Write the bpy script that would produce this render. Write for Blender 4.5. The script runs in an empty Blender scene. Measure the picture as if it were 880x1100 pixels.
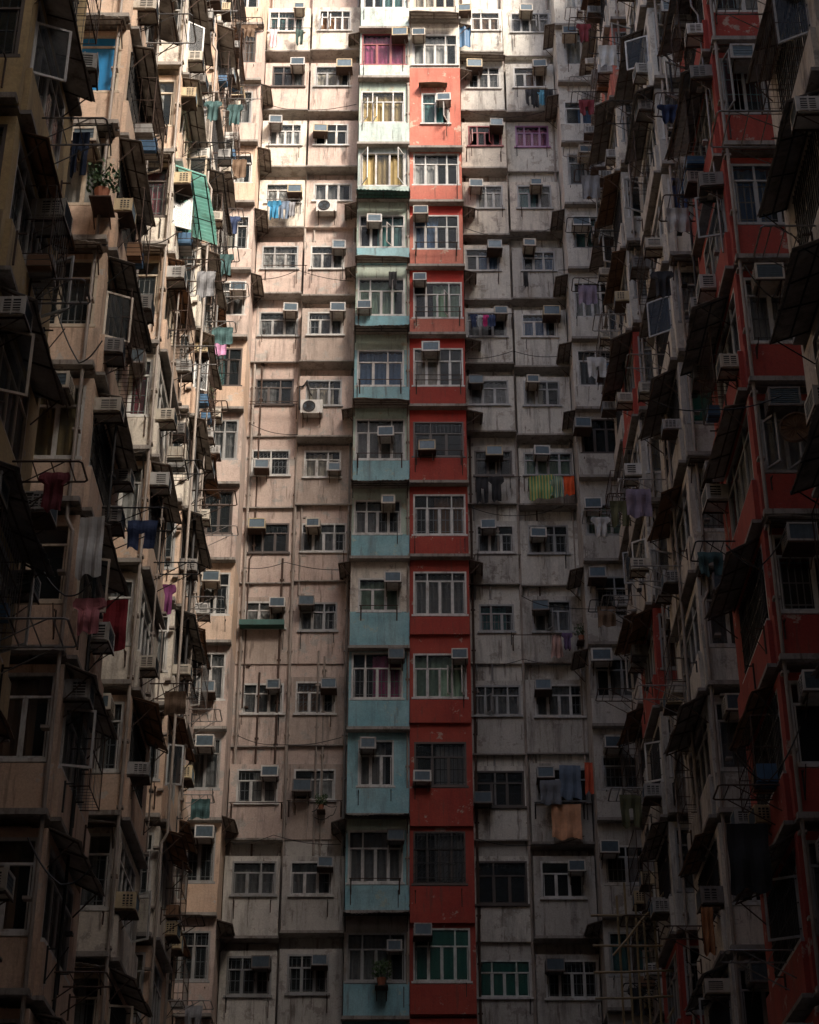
import bpy, math, random
from mathutils import Matrix, Vector
R = math.radians
rnd = random.Random(11)
scene = bpy.context.scene
COL = scene.collection
PITCH, FPX, CAMZ = R(30), 2000.0, 1.6

def at(px, py, Y):
    """point on the vertical plane y = Y that a pixel of the 880 x 1100 picture looks at (x, z)"""
    dx = (px-440)/FPX; dy = (550-py)/FPX
    d = (dx, math.cos(PITCH)-dy*math.sin(PITCH), math.sin(PITCH)+dy*math.cos(PITCH))
    t = Y/d[1]
    return d[0]*t, CAMZ+d[2]*t

# ------------------------------------------------------------------ materials
def nodemat(name):
    m = bpy.data.materials.new(name); m.use_nodes = True
    nt = m.node_tree; b = nt.nodes['Principled BSDF']
    return m, nt, b
def N(nt, t, **kw):
    n = nt.nodes.new(t)
    for k, v in kw.items(): setattr(n, k, v)
    return n
def ramp(nt, a, b, ca=(0,0,0,1), cb=(1,1,1,1)):
    r = N(nt, 'ShaderNodeValToRGB'); e = r.color_ramp.elements
    e[0].position, e[1].position = a, b; e[0].color, e[1].color = ca, cb
    return r
def mixc(nt, fac, a, b, mode='MIX'):
    m = N(nt, 'ShaderNodeMix', data_type='RGBA', blend_type=mode)
    for s, v in ((0, fac), (6, a), (7, b)):
        if hasattr(v, 'default_value') or hasattr(v, 'is_linked'): nt.links.new(v, m.inputs[s])
        else: m.inputs[s].default_value = v if s == 0 else (*v, 1)
    return m.outputs[2]
def mult(nt, a, k):
    n = N(nt, 'ShaderNodeMath', operation='MULTIPLY'); nt.links.new(a, n.inputs[0])
    n.inputs[1].default_value = k
    return n.outputs[0]
def noise(nt, vec, scale, detail=5, rough=.6, stretch=(1,1,1), off=(0,0,0)):
    mp = N(nt, 'ShaderNodeMapping'); mp.inputs['Scale'].default_value = stretch
    mp.inputs['Location'].default_value = off
    nt.links.new(vec, mp.inputs[0])
    n = N(nt, 'ShaderNodeTexNoise'); n.inputs['Scale'].default_value = scale
    n.inputs['Detail'].default_value = detail; n.inputs['Roughness'].default_value = rough
    nt.links.new(mp.outputs[0], n.inputs[0])
    return n.outputs[0]
def wallmat(name, base, alt, under, wear=.56, stain=.75, soot=(.10,.085,.075)):
    """old painted render: blotchy repainting, flaked patches, vertical rain streaks, grime"""
    m, nt, b = nodemat(name)
    pos = N(nt, 'ShaderNodeNewGeometry').outputs['Position']
    o = (rnd.random()*50, rnd.random()*50, rnd.random()*50)
    big = ramp(nt, .38, .62); nt.links.new(noise(nt, pos, .55, 4, .6, (1,1,1.2), o), big.inputs[0])
    c = mixc(nt, big.outputs[0], base, alt)
    mid = ramp(nt, .35, .75); nt.links.new(noise(nt, pos, 2.6, 6, .65, (1,1,.8), o), mid.inputs[0])
    c = mixc(nt, mult(nt, mid.outputs[0], .42), c, tuple(x*.72 for x in base))
    fl = ramp(nt, wear, wear+.035); nt.links.new(noise(nt, pos, 1.9, 9, .72, (1,1,1), (o[1],o[0],o[2])), fl.inputs[0])
    c = mixc(nt, fl.outputs[0], c, under)
    st = ramp(nt, .50, .74); nt.links.new(noise(nt, pos, 3.4, 6, .7, (1,1,.13), o), st.inputs[0])
    c = mixc(nt, mult(nt, st.outputs[0], stain), c, soot)
    st2 = ramp(nt, .60, .68); nt.links.new(noise(nt, pos, 7.5, 3, .6, (1,1,.10), (o[2],o[1],o[0])), st2.inputs[0])
    c = mixc(nt, mult(nt, st2.outputs[0], stain*.8), c, (.09,.06,.045))
    cr = noise(nt, pos, 1.3, 7, .75, (1,1,1), (o[2]+7,o[0],o[1]))
    ab = N(nt,'ShaderNodeMath',operation='SUBTRACT'); nt.links.new(cr,ab.inputs[0]); ab.inputs[1].default_value=.5
    a2 = N(nt,'ShaderNodeMath',operation='ABSOLUTE'); nt.links.new(ab.outputs[0],a2.inputs[0])
    c3 = ramp(nt,.0,.006,(1,1,1,1),(0,0,0,1)); nt.links.new(a2.outputs[0],c3.inputs[0])
    c = mixc(nt, mult(nt, c3.outputs[0], .35), c, (.10,.08,.07))
    fine = noise(nt, pos, 22, 4, .7)
    fr = ramp(nt, .3, .7, (.82,.82,.82,1), (1.08,1.08,1.08,1)); nt.links.new(fine, fr.inputs[0])
    c = mixc(nt, 1.0, c, fr.outputs[0], 'MULTIPLY')
    nt.links.new(c, b.inputs['Base Color'])
    b.inputs['Roughness'].default_value = .88
    bp = N(nt, 'ShaderNodeBump'); bp.inputs['Strength'].default_value = .35; bp.inputs['Distance'].default_value = .03
    nt.links.new(noise(nt, pos, 6, 8, .7), bp.inputs['Height']); nt.links.new(bp.outputs[0], b.inputs['Normal'])
    return m
def plain(name, col, rough=.6, metal=0, var=.25, scale=6, dirt=None):
    m, nt, b = nodemat(name)
    tc = N(nt, 'ShaderNodeNewGeometry').outputs['Position']
    r = ramp(nt, .3, .75, (*[x*(1-var) for x in col], 1), (*[min(1, x*(1+var*.5)) for x in col], 1))
    nt.links.new(noise(nt, tc, scale, 6, .7, (1,1,.6)), r.inputs[0])
    c = r.outputs[0]
    if dirt:
        d = ramp(nt, .5, .66); nt.links.new(noise(nt, tc, scale*.9, 7, .75, (1,1,.3), (9,4,2)), d.inputs[0])
        c = mixc(nt, mult(nt, d.outputs[0], .75), c, dirt)
    nt.links.new(c, b.inputs['Base Color'])
    b.inputs['Roughness'].default_value = rough; b.inputs['Metallic'].default_value = metal
    return m
def sheetmat(*a, tr=.42, **k):  # translucency added in place of bounce light on shaded undersides
    m = plain(*a, **k); nt = m.node_tree; b = nt.nodes['Principled BSDF']; out = nt.nodes['Material Output']
    t = N(nt, 'ShaderNodeBsdfTranslucent'); nt.links.new(b.inputs['Base Color'].links[0].from_socket, t.inputs[0])
    mx = N(nt, 'ShaderNodeMixShader'); mx.inputs[0].default_value = tr
    nt.links.new(b.outputs[0], mx.inputs[1]); nt.links.new(t.outputs[0], mx.inputs[2]); nt.links.new(mx.outputs[0], out.inputs[0])
    return m
def glassmat(name, col, alpha):
    m, nt, b = nodemat(name)
    b.inputs['Base Color'].default_value = (*col, 1); b.inputs['Roughness'].default_value = .2
    b.inputs['Alpha'].default_value = alpha; b.inputs['Specular IOR Level'].default_value = .35
    bp = N(nt, 'ShaderNodeBump'); bp.inputs['Strength'].default_value = .06
    nt.links.new(noise(nt, N(nt, 'ShaderNodeNewGeometry').outputs['Position'], 1.5, 2), bp.inputs['Height'])
    nt.links.new(bp.outputs[0], b.inputs['Normal'])
    return m
M = dict(
 pink   = wallmat('pink_beige_render', (.525,.40,.34), (.585,.47,.40), (.42,.38,.34)),
 pink2  = wallmat('dull_pink_render', (.42,.335,.28), (.48,.39,.33), (.36,.32,.28)),
 peach  = wallmat('peach_render', (.60,.42,.30), (.66,.50,.38), (.52,.46,.40), .60, .55),
 cream  = wallmat('cream_render', (.62,.56,.47), (.68,.62,.53), (.40,.35,.30)),
 yellow = wallmat('ochre_render', (.50,.36,.17), (.56,.42,.22), (.45,.38,.28), .62, .5),
 white  = wallmat('white_render', (.58,.55,.49), (.64,.61,.54), (.40,.36,.31)),
 grey   = wallmat('grey_white_render', (.44,.415,.37), (.52,.49,.44), (.30,.27,.24), .56, .8),
 blue   = wallmat('turquoise_paint', (.21,.42,.47), (.31,.50,.53), (.36,.46,.40), .585, .55),
 green  = wallmat('pale_green_paint', (.38,.48,.40), (.47,.53,.44), (.42,.38,.28), .58, .6),
 mint   = wallmat('mint_white_paint', (.42,.52,.48), (.50,.58,.54), (.42,.40,.32), .58, .65),
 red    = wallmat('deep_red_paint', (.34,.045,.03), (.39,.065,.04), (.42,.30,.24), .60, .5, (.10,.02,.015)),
 salmon = wallmat('lit_faded_salmon_paint', (.52,.145,.10), (.55,.20,.14), (.52,.40,.30), .585, .55, (.25,.06,.04)),  # faded red, with the light at the top also put into the colour
 crim   = wallmat('bright_red_band', (.42,.03,.02), (.46,.05,.03), (.4,.2,.14), .62, .4, (.1,.02,.015)),
 conc   = wallmat('stained_concrete', (.26,.235,.21), (.33,.30,.27), (.20,.17,.14), .56, .85),
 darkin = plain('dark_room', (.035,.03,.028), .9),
 wf     = plain('white_aluminium', (.56,.55,.52), .5, 0, .3, 5, (.20,.16,.13)),
 gf     = plain('grey_aluminium', (.32,.32,.31), .5, .1, .25, 5, (.16,.13,.1)),
 df     = plain('dark_brown_frame', (.07,.05,.04), .5),
 mf     = plain('maroon_frame', (.26,.06,.06), .5),
 pf     = plain('purple_frame', (.36,.17,.33), .5),
 tf     = plain('cream_frame', (.56,.47,.36), .5, 0, .2, 5, (.25,.18,.12)),
 glass  = glassmat('window_glass', (.035,.045,.05), .24),
 gglass = glassmat('green_tinted_glass', (.02,.10,.075), .72),
 bglass = glassmat('blue_film_glass', (.03,.22,.48), .9),
 rust   = plain('rusty_steel', (.085,.05,.035), .8, .2, .45, 9),
 black  = plain('black_steel', (.025,.023,.022), .6, .3, .3),
 steel  = plain('galvanised_pipe', (.26,.25,.24), .5, .3, .3, 8, (.14,.09,.06)),
 sheetg = sheetmat('grey_sheet_metal', (.34,.30,.26), .6, 0, .35, 4, (.08,.055,.04)),
 sheetd = sheetmat('sooty_sheet_metal', (.29,.26,.23), .65, 0, .4, 4, (.07,.045,.03)),
 sheetb = sheetmat('rusted_brown_sheet', (.30,.19,.12), .75, 0, .4, 3, (.10,.055,.035)),
 sheett = sheetmat('green_corrugated_plastic', (.62,.90,.84), .5, 0, .12, 3, (.4,.55,.48)),
 sheetk = plain('dark_green_canopy', (.03,.11,.09), .6, 0, .35, 4),
 sheetbl= plain('blue_tarpaulin', (.05,.13,.24), .6, 0, .3, 4),
 acc    = plain('cream_plastic', (.50,.45,.37), .55, 0, .22, 7, (.26,.19,.13)),
 acw    = plain('white_plastic', (.58,.56,.52), .5, 0, .2, 7, (.3,.24,.18)),
 acg    = plain('grey_plastic', (.36,.35,.33), .55, 0, .25, 7, (.14,.11,.09)),
 acy    = plain('yellowed_plastic', (.50,.40,.24), .6, 0, .3, 6, (.22,.13,.07)),
 acd    = plain('sooty_plastic', (.20,.185,.17), .6, 0, .35, 7, (.10,.06,.04)),
 fin    = plain('condenser_fins', (.09,.13,.16), .45, .3, .3, 12),
 pvc    = plain('drain_pipe_plastic', (.30,.25,.21), .6, 0, .35, 3, (.10,.07,.05)),
 bamboo = plain('bamboo', (.30,.22,.11), .6, 0, .4, 8),
 leaf   = plain('leaf', (.05,.10,.025), .6, 0, .5, 14),
 terra  = plain('terracotta', (.35,.13,.07), .8),
 wicker = plain('wicker', (.30,.17,.09), .8, 0, .5, 20),
 asphalt= plain('asphalt', (.05,.05,.05), .9, 0, .3, 2),
)
FAB = {}
def fabric(name, col, stripe=None):
    if name in FAB: return FAB[name]
    m, nt, b = nodemat(name)
    g = N(nt, 'ShaderNodeTexCoord').outputs['Object']
    r = ramp(nt, .3, .7, (*[x*.75 for x in col], 1), (*col, 1)); nt.links.new(noise(nt, g, 7, 4), r.inputs[0])
    c = r.outputs[0]
    if stripe:
        w = N(nt, 'ShaderNodeTexWave', bands_direction=stripe[1]); w.inputs['Scale'].default_value = stripe[2]
        nt.links.new(g, w.inputs[0]); rr = ramp(nt, .45, .55); nt.links.new(w.outputs[0], rr.inputs[0])
        c = mixc(nt, rr.outputs[0], c, stripe[0])
    nt.links.new(c, b.inputs['Base Color']); b.inputs['Roughness'].default_value = .9
    FAB[name] = m
    return m
CURT = {
 'c': fabric('cream_curtain', (.58,.53,.42)), 'w': fabric('white_net_curtain', (.66,.66,.62)),
 'g': fabric('green_curtain', (.30,.44,.32)), 'b': fabric('blue_curtain', (.10,.20,.36)),
 'p': fabric('pink_curtain', (.58,.10,.26)), 'r': fabric('wine_curtain', (.28,.05,.07)),
 'o': fabric('brown_curtain', (.24,.13,.07)), 'y': fabric('ochre_curtain', (.48,.36,.16)),
 't': fabric('teal_curtain', (.10,.28,.27)), 'k': fabric('grey_curtain', (.30,.30,.29)),
 'f': fabric('floral_net_curtain', (.60,.57,.50), ((.55,.25,.22), 'DIAGONAL', 1.3)),
}

# ------------------------------------------------------------------ mesh builder
class MB:
    def __init__(s): s.v=[]; s.f=[]; s.m=[]; s.M=Matrix.Identity(4)
    def quad(s, pts, mi=0):
        n=len(s.v); s.v += [tuple(s.M @ Vector(p)) for p in pts]; s.f.append(tuple(range(n, n+len(pts)))); s.m.append(mi)
    def box(s, x0,x1,y0,y1,z0,z1, mi=0, M2=None):
        if x1-x0 < 1e-4 or y1-y0 < 1e-4 or z1-z0 < 1e-4: return
        n=len(s.v); T = s.M @ M2 if M2 else s.M
        s.v += [tuple(T @ Vector(p)) for p in ((x0,y0,z0),(x1,y0,z0),(x1,y1,z0),(x0,y1,z0),(x0,y0,z1),(x1,y0,z1),(x1,y1,z1),(x0,y1,z1))]
        for f in ((0,3,2,1),(4,5,6,7),(0,1,5,4),(1,2,6,5),(2,3,7,6),(3,0,4,7)):
            s.f.append(tuple(n+i for i in f)); s.m.append(mi)
    def tube(s, pts, r, mi=0, n=6):
        pts=[Vector(p) for p in pts]; base=len(s.v)
        for i,p in enumerate(pts):
            d = (pts[min(i+1,len(pts)-1)]-pts[max(i-1,0)]).normalized()
            a = d.cross(Vector((0,0,1)));  a = a if a.length>.05 else d.cross(Vector((1,0,0)))
            a.normalize(); b = d.cross(a)
            for k in range(n):
                t=2*math.pi*k/n; s.v.append(tuple(s.M @ (p+a*math.cos(t)*r+b*math.sin(t)*r)))
        for i in range(len(pts)-1):
            for k in range(n):
                k2=(k+1)%n; s.f.append((base+i*n+k, base+i*n+k2, base+(i+1)*n+k2, base+(i+1)*n+k)); s.m.append(mi)
        s.f.append(tuple(base+k for k in reversed(range(n)))); s.m.append(mi)
        e=base+(len(pts)-1)*n; s.f.append(tuple(e+k for k in range(n))); s.m.append(mi)
    def disc(s, c, r0, r1, y0, y1, n=20, mi=0):      # ring / drum with its axis along y
        for k in range(n):
            a, b = 2*math.pi*k/n, 2*math.pi*(k+1)/n
            P=lambda t,r,y:(c[0]+r*math.cos(t), y, c[2]+r*math.sin(t))
            s.quad([P(a,r0,y0),P(b,r0,y0),P(b,r1,y0),P(a,r1,y0)],mi); s.quad([P(a,r0,y1),P(a,r1,y1),P(b,r1,y1),P(b,r0,y1)],mi)
            s.quad([P(a,r1,y0),P(b,r1,y0),P(b,r1,y1),P(a,r1,y1)],mi)
            if r0>0: s.quad([P(a,r0,y0),P(a,r0,y1),P(b,r0,y1),P(b,r0,y0)],mi)
    def mesh(s, name, mats):
        me=bpy.data.meshes.new(name); me.from_pydata(s.v,[],s.f)
        for m in (mats if isinstance(mats,(list,tuple)) else [mats]): me.materials.append(m)
        me.polygons.foreach_set('material_index', s.m); me.update()
        return me
def link(o, parent=None):
    COL.objects.link(o)
    if parent is not None: o.parent = parent
    return o
def part(name, mb, mats, parent, loc=(0,0,0), rz=0, label=None):
    if not mb.f: return None
    o=bpy.data.objects.new(name, mb.mesh(name, mats) if isinstance(mb, MB) else mb)
    o.location=loc; o.rotation_euler=(0,0,rz); link(o,parent)
    if label: o['label']=label
    return o
def empty(name, loc, rz, label, cat, group=None):
    o=bpy.data.objects.new(name,None); o.empty_display_size=.2; o.location=loc; o.rotation_euler=(0,0,rz); link(o)
    o['label']=label; o['category']=cat
    if group: o['group']=group
    return o
def kids(o): return [c for c in bpy.data.objects if c.parent==o]
KID = {}
def proto(o):
    KID[o.name]=[(c,[g for g in bpy.data.objects if g.parent==c]) for c in kids(o)]
    o['_used']=0; return o
def place(p, loc, rz, label, group=None, scale=None, name=None):
    """first call moves the prototype itself, later calls copy it and each of its parts"""
    if p['_used']==0: o=p
    else:
        o=p.copy(); COL.objects.link(o)
        for c,gs in KID[p.name]:
            d=c.copy(); COL.objects.link(d); d.parent=o
            for g in gs: e=g.copy(); COL.objects.link(e); e.parent=d
    p['_used']=p['_used']+1
    if o is not p: del o['_used']
    o.location=loc; o.rotation_euler=(0,0,rz); o['label']=label
    if group: o['group']=group
    if scale: o.scale=scale
    return o

ORD=['','top','second','third','fourth','fifth','sixth','seventh','eighth','ninth','tenth','eleventh','twelfth','thirteenth','fourteenth','fifteenth','sixteenth']
def storey(i): return 'top visible storey' if i==0 else '%s storey down'%ORD[i+1]

# ------------------------------------------------------------------ prototypes: air conditioners, awnings
def make_ac(case, look, w=.27, h=.37, d=.46, style=0, hose=False, rim='same'):
    e=empty('air_conditioner',(0,0,-5),0,look,'air conditioner')
    a=MB()
    a.box(-w,w,-d,.06,.02,h-.02); a.box(-w+.02,w-.02,-d+.01,.05,0,h)
    a.box(-w-.008,-w,-d+.04,.03,.03,.05); a.box(w,w+.008,-d+.04,.03,.03,.05); a.box(-w-.006,w+.006,-d+.20,-d+.215,-.004,h+.004)
    b_=.035 if style!=1 else .05
    a.box(-w,w,-d-.02,-d,0,b_);a.box(-w,w,-d-.02,-d,h-b_,h);a.box(-w,-w+b_,-d-.02,-d,b_,h-b_);a.box(w-b_,w,-d-.02,-d,b_,h-b_)
    part('case',a,case,e)
    g=MB(); g.box(-w+b_,w-b_,-d-.006,-d-.002,b_,h-b_)
    if style==2:
        n=9
        for k in range(n): x=-w+b_+.02+(2*w-2*b_-.04)*k/(n-1); g.box(x-.006,x+.006,-d-.014,-d-.006,b_,h-b_)
    else:
        for k in range(7 if style==0 else 4):
            z=.06+k*(.042 if style==0 else .07); 
            if z<h-.06: g.box(-w+b_,w-b_,-d-.014,-d-.006,z,z+.010)
    part('grille',g,M['fin'],e)
    for sx in(-1,1):
        v=MB(); nv={0:2,1:1,2:3}[style]; vw=(d-.16)/nv-.03
        for k in range(nv):
            y0=-d+.06+k*(vw+.03); x0,x1=(w+.001,w+.006) if sx>0 else (-w-.006,-w-.001)
            v.box(x0,x1,y0,y0+vw,.08,h-.07)
            for u in range(4):
                zz=.09+u*(h-.17)/4; v.box(x1 if sx>0 else x0-.004,x1+.004 if sx>0 else x0,y0,y0+vw,zz,zz+.02,1)
        part('vent',v,[M['black'],case],e)
    b=MB()
    for sx in(-w+.07,w-.07):
        b.box(sx-.015,sx+.015,-d-.02,.05,-.035,-.005); b.tube([(sx,-d+.06,-.03),(sx,.0,-.30)],.012)
    b.box(-w-.02,w+.02,-d-.03,-d,-.035,-.01)
    if style==2:
        b.box(-w-.02,w+.02,-d-.02,.03,-.045,-.036)
    part('bracket',b,M['rust'],e)
    if hose:
        q=MB(); q.tube([(w*.6,-d*.5,0),(w*.62,-d*.48,-.15),(w*.7,-.06,-.30),(w*.72,-.03,-.9),(w*.6,-.03,-1.15)],.011,n=5); part('drain_hose',q,M['steel'],e)
    return proto(e)
ACS={'c':[make_ac(M['acc'],'c'),make_ac(M['acy'],'c',.30,.40,.40,2,True),make_ac(M['acc'],'c',.24,.34,.50,1)],
 'w':[make_ac(M['acw'],'w'),make_ac(M['acw'],'w',.31,.41,.42,1,True)],
 'g':[make_ac(M['acg'],'g',.26,.36,.48,2),make_ac(M['acd'],'g',.29,.39,.44,0,True),make_ac(M['acg'],'g',.25,.38,.40,1)]}
ACLOOK={'c':'cream boxy air conditioner','w':'white boxy air conditioner','g':'grimy grey air conditioner'}
def make_split():
    e=empty('outdoor_unit',(0,0,-5),0,'x y z w','air conditioner')
    a=MB(); a.box(-.36,.36,-.34,-.04,0,.52); part('case',a,M['acw'],e)
    f=MB(); f.disc((-.08,0,.26),.17,.21,-.37,-.34); 
    for r in(.05,.09,.13): f.disc((-.08,0,.26),r,r+.012,-.365,-.355)
    for k in range(6):
        t=k*math.pi/6; f.tube([(-.08+.2*math.cos(t),-.36,.26+.2*math.sin(t)),(-.08-.2*math.cos(t),-.36,.26-.2*math.sin(t))],.005)
    part('fan_guard',f,M['black'],e)
    h=MB(); h.disc((-.08,0,.26),0,.17,-.345,-.342); part('fan',h,M['fin'],e)
    b=MB()
    for x in(-.28,.28): b.box(x-.02,x+.02,-.4,0,-.04,0); b.tube([(x,-.36,-.03),(x,0,-.35)],.013)
    part('bracket',b,M['rust'],e)
    return proto(e)
SPLIT=make_split()

def make_awning(sheet, corr, L, out, drop, framecol='rust', battens=True, bend=0.0):
    """sheet runs along local x 0..L, fixed at y=0 and sloping out to y=-out, lower by drop"""
    e=empty('awning',(0,0,-5),0,'x y z w','awning')
    a=MB(); n=int(L/.035) if corr else 14; th=.012; p1,p2=rnd.random()*6,rnd.random()*6
    bz=lambda x,t: t*t*(bend*(.6*math.sin(x*2.1+p1)+.4*math.sin(x*5.3+p2)))
    P=lambda x,t,s: (x, -out*t*(1+bend*.9*math.sin(x*1.7+p2)), -drop*t+bz(x,t) + (.014*math.sin(x*2*math.pi/.14) if corr else 0)+s*th)
    for i in range(n):
        x0=L*i/n; x1=L*(i+1)/n
        a.quad([P(x0,0,1),P(x0,1,1),P(x1,1,1),P(x1,0,1)]); a.quad([P(x0,0,0),P(x1,0,0),P(x1,1,0),P(x0,1,0)])
        a.quad([P(x0,1,0),P(x1,1,0),P(x1,1,1),P(x0,1,1)])
    a.quad([P(0,0,0),P(0,1,0),P(0,1,1),P(0,0,1)]); a.quad([P(L,0,0),P(L,0,1),P(L,1,1),P(L,1,0)])
    part('sheet',a,sheet,e)
    b=MB(); off=.035 if corr else .022
    Q=lambda x,t: (x,-out*t*.97,-drop*t-off+bz(x,t)*.9)
    nx=max(2,int(L/.75)+1)
    for i in range(nx):
        x=.03+(L-.06)*i/(nx-1); b.tube([Q(x,.02),Q(x,.98)],.016,n=4)
    for t in ((.05,.5,.95) if battens else (.95,)): b.tube([Q(.03,t),Q(L-.03,t)],.016,n=4)
    part('frame',b,M[framecol],e)
    for x in(.06,L-.06):
        s=MB(); s.tube([(x,-out*.82,-drop*.82-off),(x,-.02,-drop-.42)],.014,n=4); part('strut',s,M[framecol],e)
    return proto(e)
def kinds(label,*specs): return ([make_awning(*a,**k) for a,k in specs],label)
AW={
 'gl': kinds('grey sheet metal awning',((M['sheetg'],False,2.6,.42,.12),dict(bend=.05)),((M['sheetg'],False,2.6,.50,.20),dict(bend=.09,battens=False)),((M['sheetb'],False,2.6,.38,.10),dict(bend=.06))),
 'gs': kinds('short grey awning',((M['sheetg'],False,1.25,.38,.10),dict(bend=.04)),((M['sheetg'],True,1.25,.44,.16),dict(bend=.05))),
 'dl': kinds('sooty corrugated awning',((M['sheetd'],True,2.8,.50,.16,'black'),dict(bend=.06)),((M['sheetd'],True,2.8,.58,.24,'rust'),dict(bend=.10))),
 'dx': kinds('large dark corrugated awning',((M['sheetd'],True,2.4,.70,.26,'black'),dict(bend=.08)),),
 'bl': kinds('rust brown awning',((M['sheetb'],True,2.4,.42,.13),dict(bend=.06)),((M['sheetb'],True,2.4,.50,.22),dict(bend=.1))),
 'tl': kinds('mint green plastic awning',((M['sheett'],True,2.7,.78,.30,'rust'),dict(bend=.04)),),
 'kf': kinds('dark green front awning',((M['sheetk'],True,2.0,.55,.10,'black'),dict(bend=.03)),),
 'gf': kinds('thin grey metal awning',((M['sheetg'],False,1.85,.42,.06),dict(bend=.05)),((M['sheetg'],True,1.85,.46,.12),dict(bend=.07))),
 'df': kinds('thin dark corrugated awning',((M['sheetd'],True,1.85,.46,.08,'black'),dict(bend=.06)),),
 'rf': kinds('small rusty awning',((M['sheetb'],False,1.15,.30,.06),dict(bend=.04)),),
}
for k,(ps,_) in AW.items():
    for p in ps: p['category']='awning'

# ------------------------------------------------------------------ windows
def window(parent, loc, rz, w, h, frame='wf', n=3, trans=.30, curt='', glass='glass', grille='', openp=(), reach=1):
    """opening's lower left corner at loc; x along the wall, y into it"""
    fb=.055; mt=.042; a=MB(); zt=h*(1-trans)
    a.box(0,w,-.03,.05,0,fb); a.box(0,w,-.03,.05,h-fb,h); a.box(0,fb,-.03,.05,fb,h-fb); a.box(w-fb,w,-.03,.05,fb,h-fb)
    a.box(-.05,w+.05,-.09,-.03,-.05,.012)                         # sill
    if trans>0: a.box(fb,w-fb,-.025,.04,zt-mt/2,zt+mt/2)
    ztop = zt if trans>0 else h-fb
    xs=[fb+(w-2*fb)*i/n for i in range(n+1)]
    for x in xs[1:-1]: a.box(x-mt/2,x+mt/2,-.022,.035,fb,ztop-mt/2)
    if trans>0:
        k=max(1,n//2); 
        for i in range(1,k+ (1 if n>1 else 0)):
            x=fb+(w-2*fb)*i/(k+ (1 if n>1 else 0)); x=min(xs,key=lambda q:abs(q-x)); a.box(x-mt/2,x+mt/2,-.022,.035,zt+mt/2,h-fb)
    # inner sash rims
    for i in range(n):
        if i in openp: continue
        x0,x1=xs[i]+mt/2,xs[i+1]-mt/2; r=.022
        a.box(x0,x0+r,-.012,.02,fb,ztop-mt/2); a.box(x1-r,x1,-.012,.02,fb,ztop-mt/2); a.box(x0+r,x1-r,-.012,.02,fb,fb+r)
    win=part('window',a,M[frame],parent,loc,rz)
    g=MB()
    for i in range(n):
        if i in openp: continue
        g.box(xs[i]+mt/2,xs[i+1]-mt/2,.004,.009,fb,ztop-mt/2)
    if trans>0: g.box(fb,w-fb,.004,.009,zt+mt/2,h-fb)
    part('pane',g,M[glass],win)
    for i in openp:
        x0,x1=xs[i]+mt/2,xs[i+1]-mt/2; sw=x1-x0; hz=ztop-mt/2-fb
        s=MB(); r=.04
        s.box(0,sw,-.015,.015,0,r,0); s.box(0,sw,-.015,.015,hz-r,hz,0); s.box(0,r,-.015,.015,r,hz-r,0); s.box(sw-r,sw,-.015,.015,r,hz-r,0)
        s.box(r,sw-r,-.003,.003,r,hz-r,1)
        left = i < n/2
        ang=-R(rnd.uniform(55,80)) if left else R(rnd.uniform(55,80))
        if not left:
            s.v=[(p[0]-sw,p[1],p[2]) for p in s.v]
        part('open_sash',s,[M[frame],M[glass]],win,(x0 if left else x1,-.02,fb),ang)
    for q in (.08,w-.08) if w<2.3 else (.1,w*.5,w-.1):
        if rnd.random()<.55:
            c=MB(); z=-rnd.uniform(.05,.25); l=rnd.uniform(.25,.6); q+=rnd.uniform(-.06,.06)
            c.box(q-.012,q+.012,-.15,-.12,z-l,z); c.box(q-.01,q+.01,-.28,-.15,z-.06,z-.04)
            if rnd.random()<.4: c.tube([(q,-.14,z-l+.04),(q,-.45,z-.02)],.010,n=4)
            part('pole_bracket',c,M[rnd.choice(['rust','black','rust'])],win)
    if curt:
        c=MB(); z0,z1=(.06,h-.05)
        cov=rnd.choice([(0,1),(0,1),(0,.55),(.4,1),(0,.8)]) if n>1 else (0,1)
        x0,x1=fb+(w-2*fb)*cov[0],fb+(w-2*fb)*cov[1]; K=max(6,int((x1-x0)/.045)); ph=rnd.random()*6
        P=lambda i,z:(x0+(x1-x0)*i/K, .13+.028*math.sin(i*1.55+ph)+.012*math.sin(i*.6), z)
        for i in range(K): c.quad([P(i,z0),P(i+1,z0),P(i+1,z1),P(i,z1)])
        part('curtain',c,CURT[curt],win)
    if grille:
        b=MB(); yb=-.05 if 'o' in grille else .055; r=.009
        z1=ztop if 'h' in grille else h-.04
        step=.12
        k=int(w/step)
        for i in range(1,k):
            x=w*i/k; b.box(x-r,x+r,yb-r,yb+r,.04,z1)
        for z in (.12,.40,.66,.92):
            if z*h<z1: b.box(.04,w-.04,yb-r-.001,yb+r+.001,z*h-r,z*h+r)
        if 'd' in grille:
            for i in range(k):
                x=w*i/k
                for j in range(int(h/.24)):
                    b.tube([(x,yb,j*.24+.04),(x+w/k,yb,j*.24+.16)],.007,n=4)
        part('grille',b,M['black' if 'k' in grille else 'gf'],win)
    return win

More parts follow.
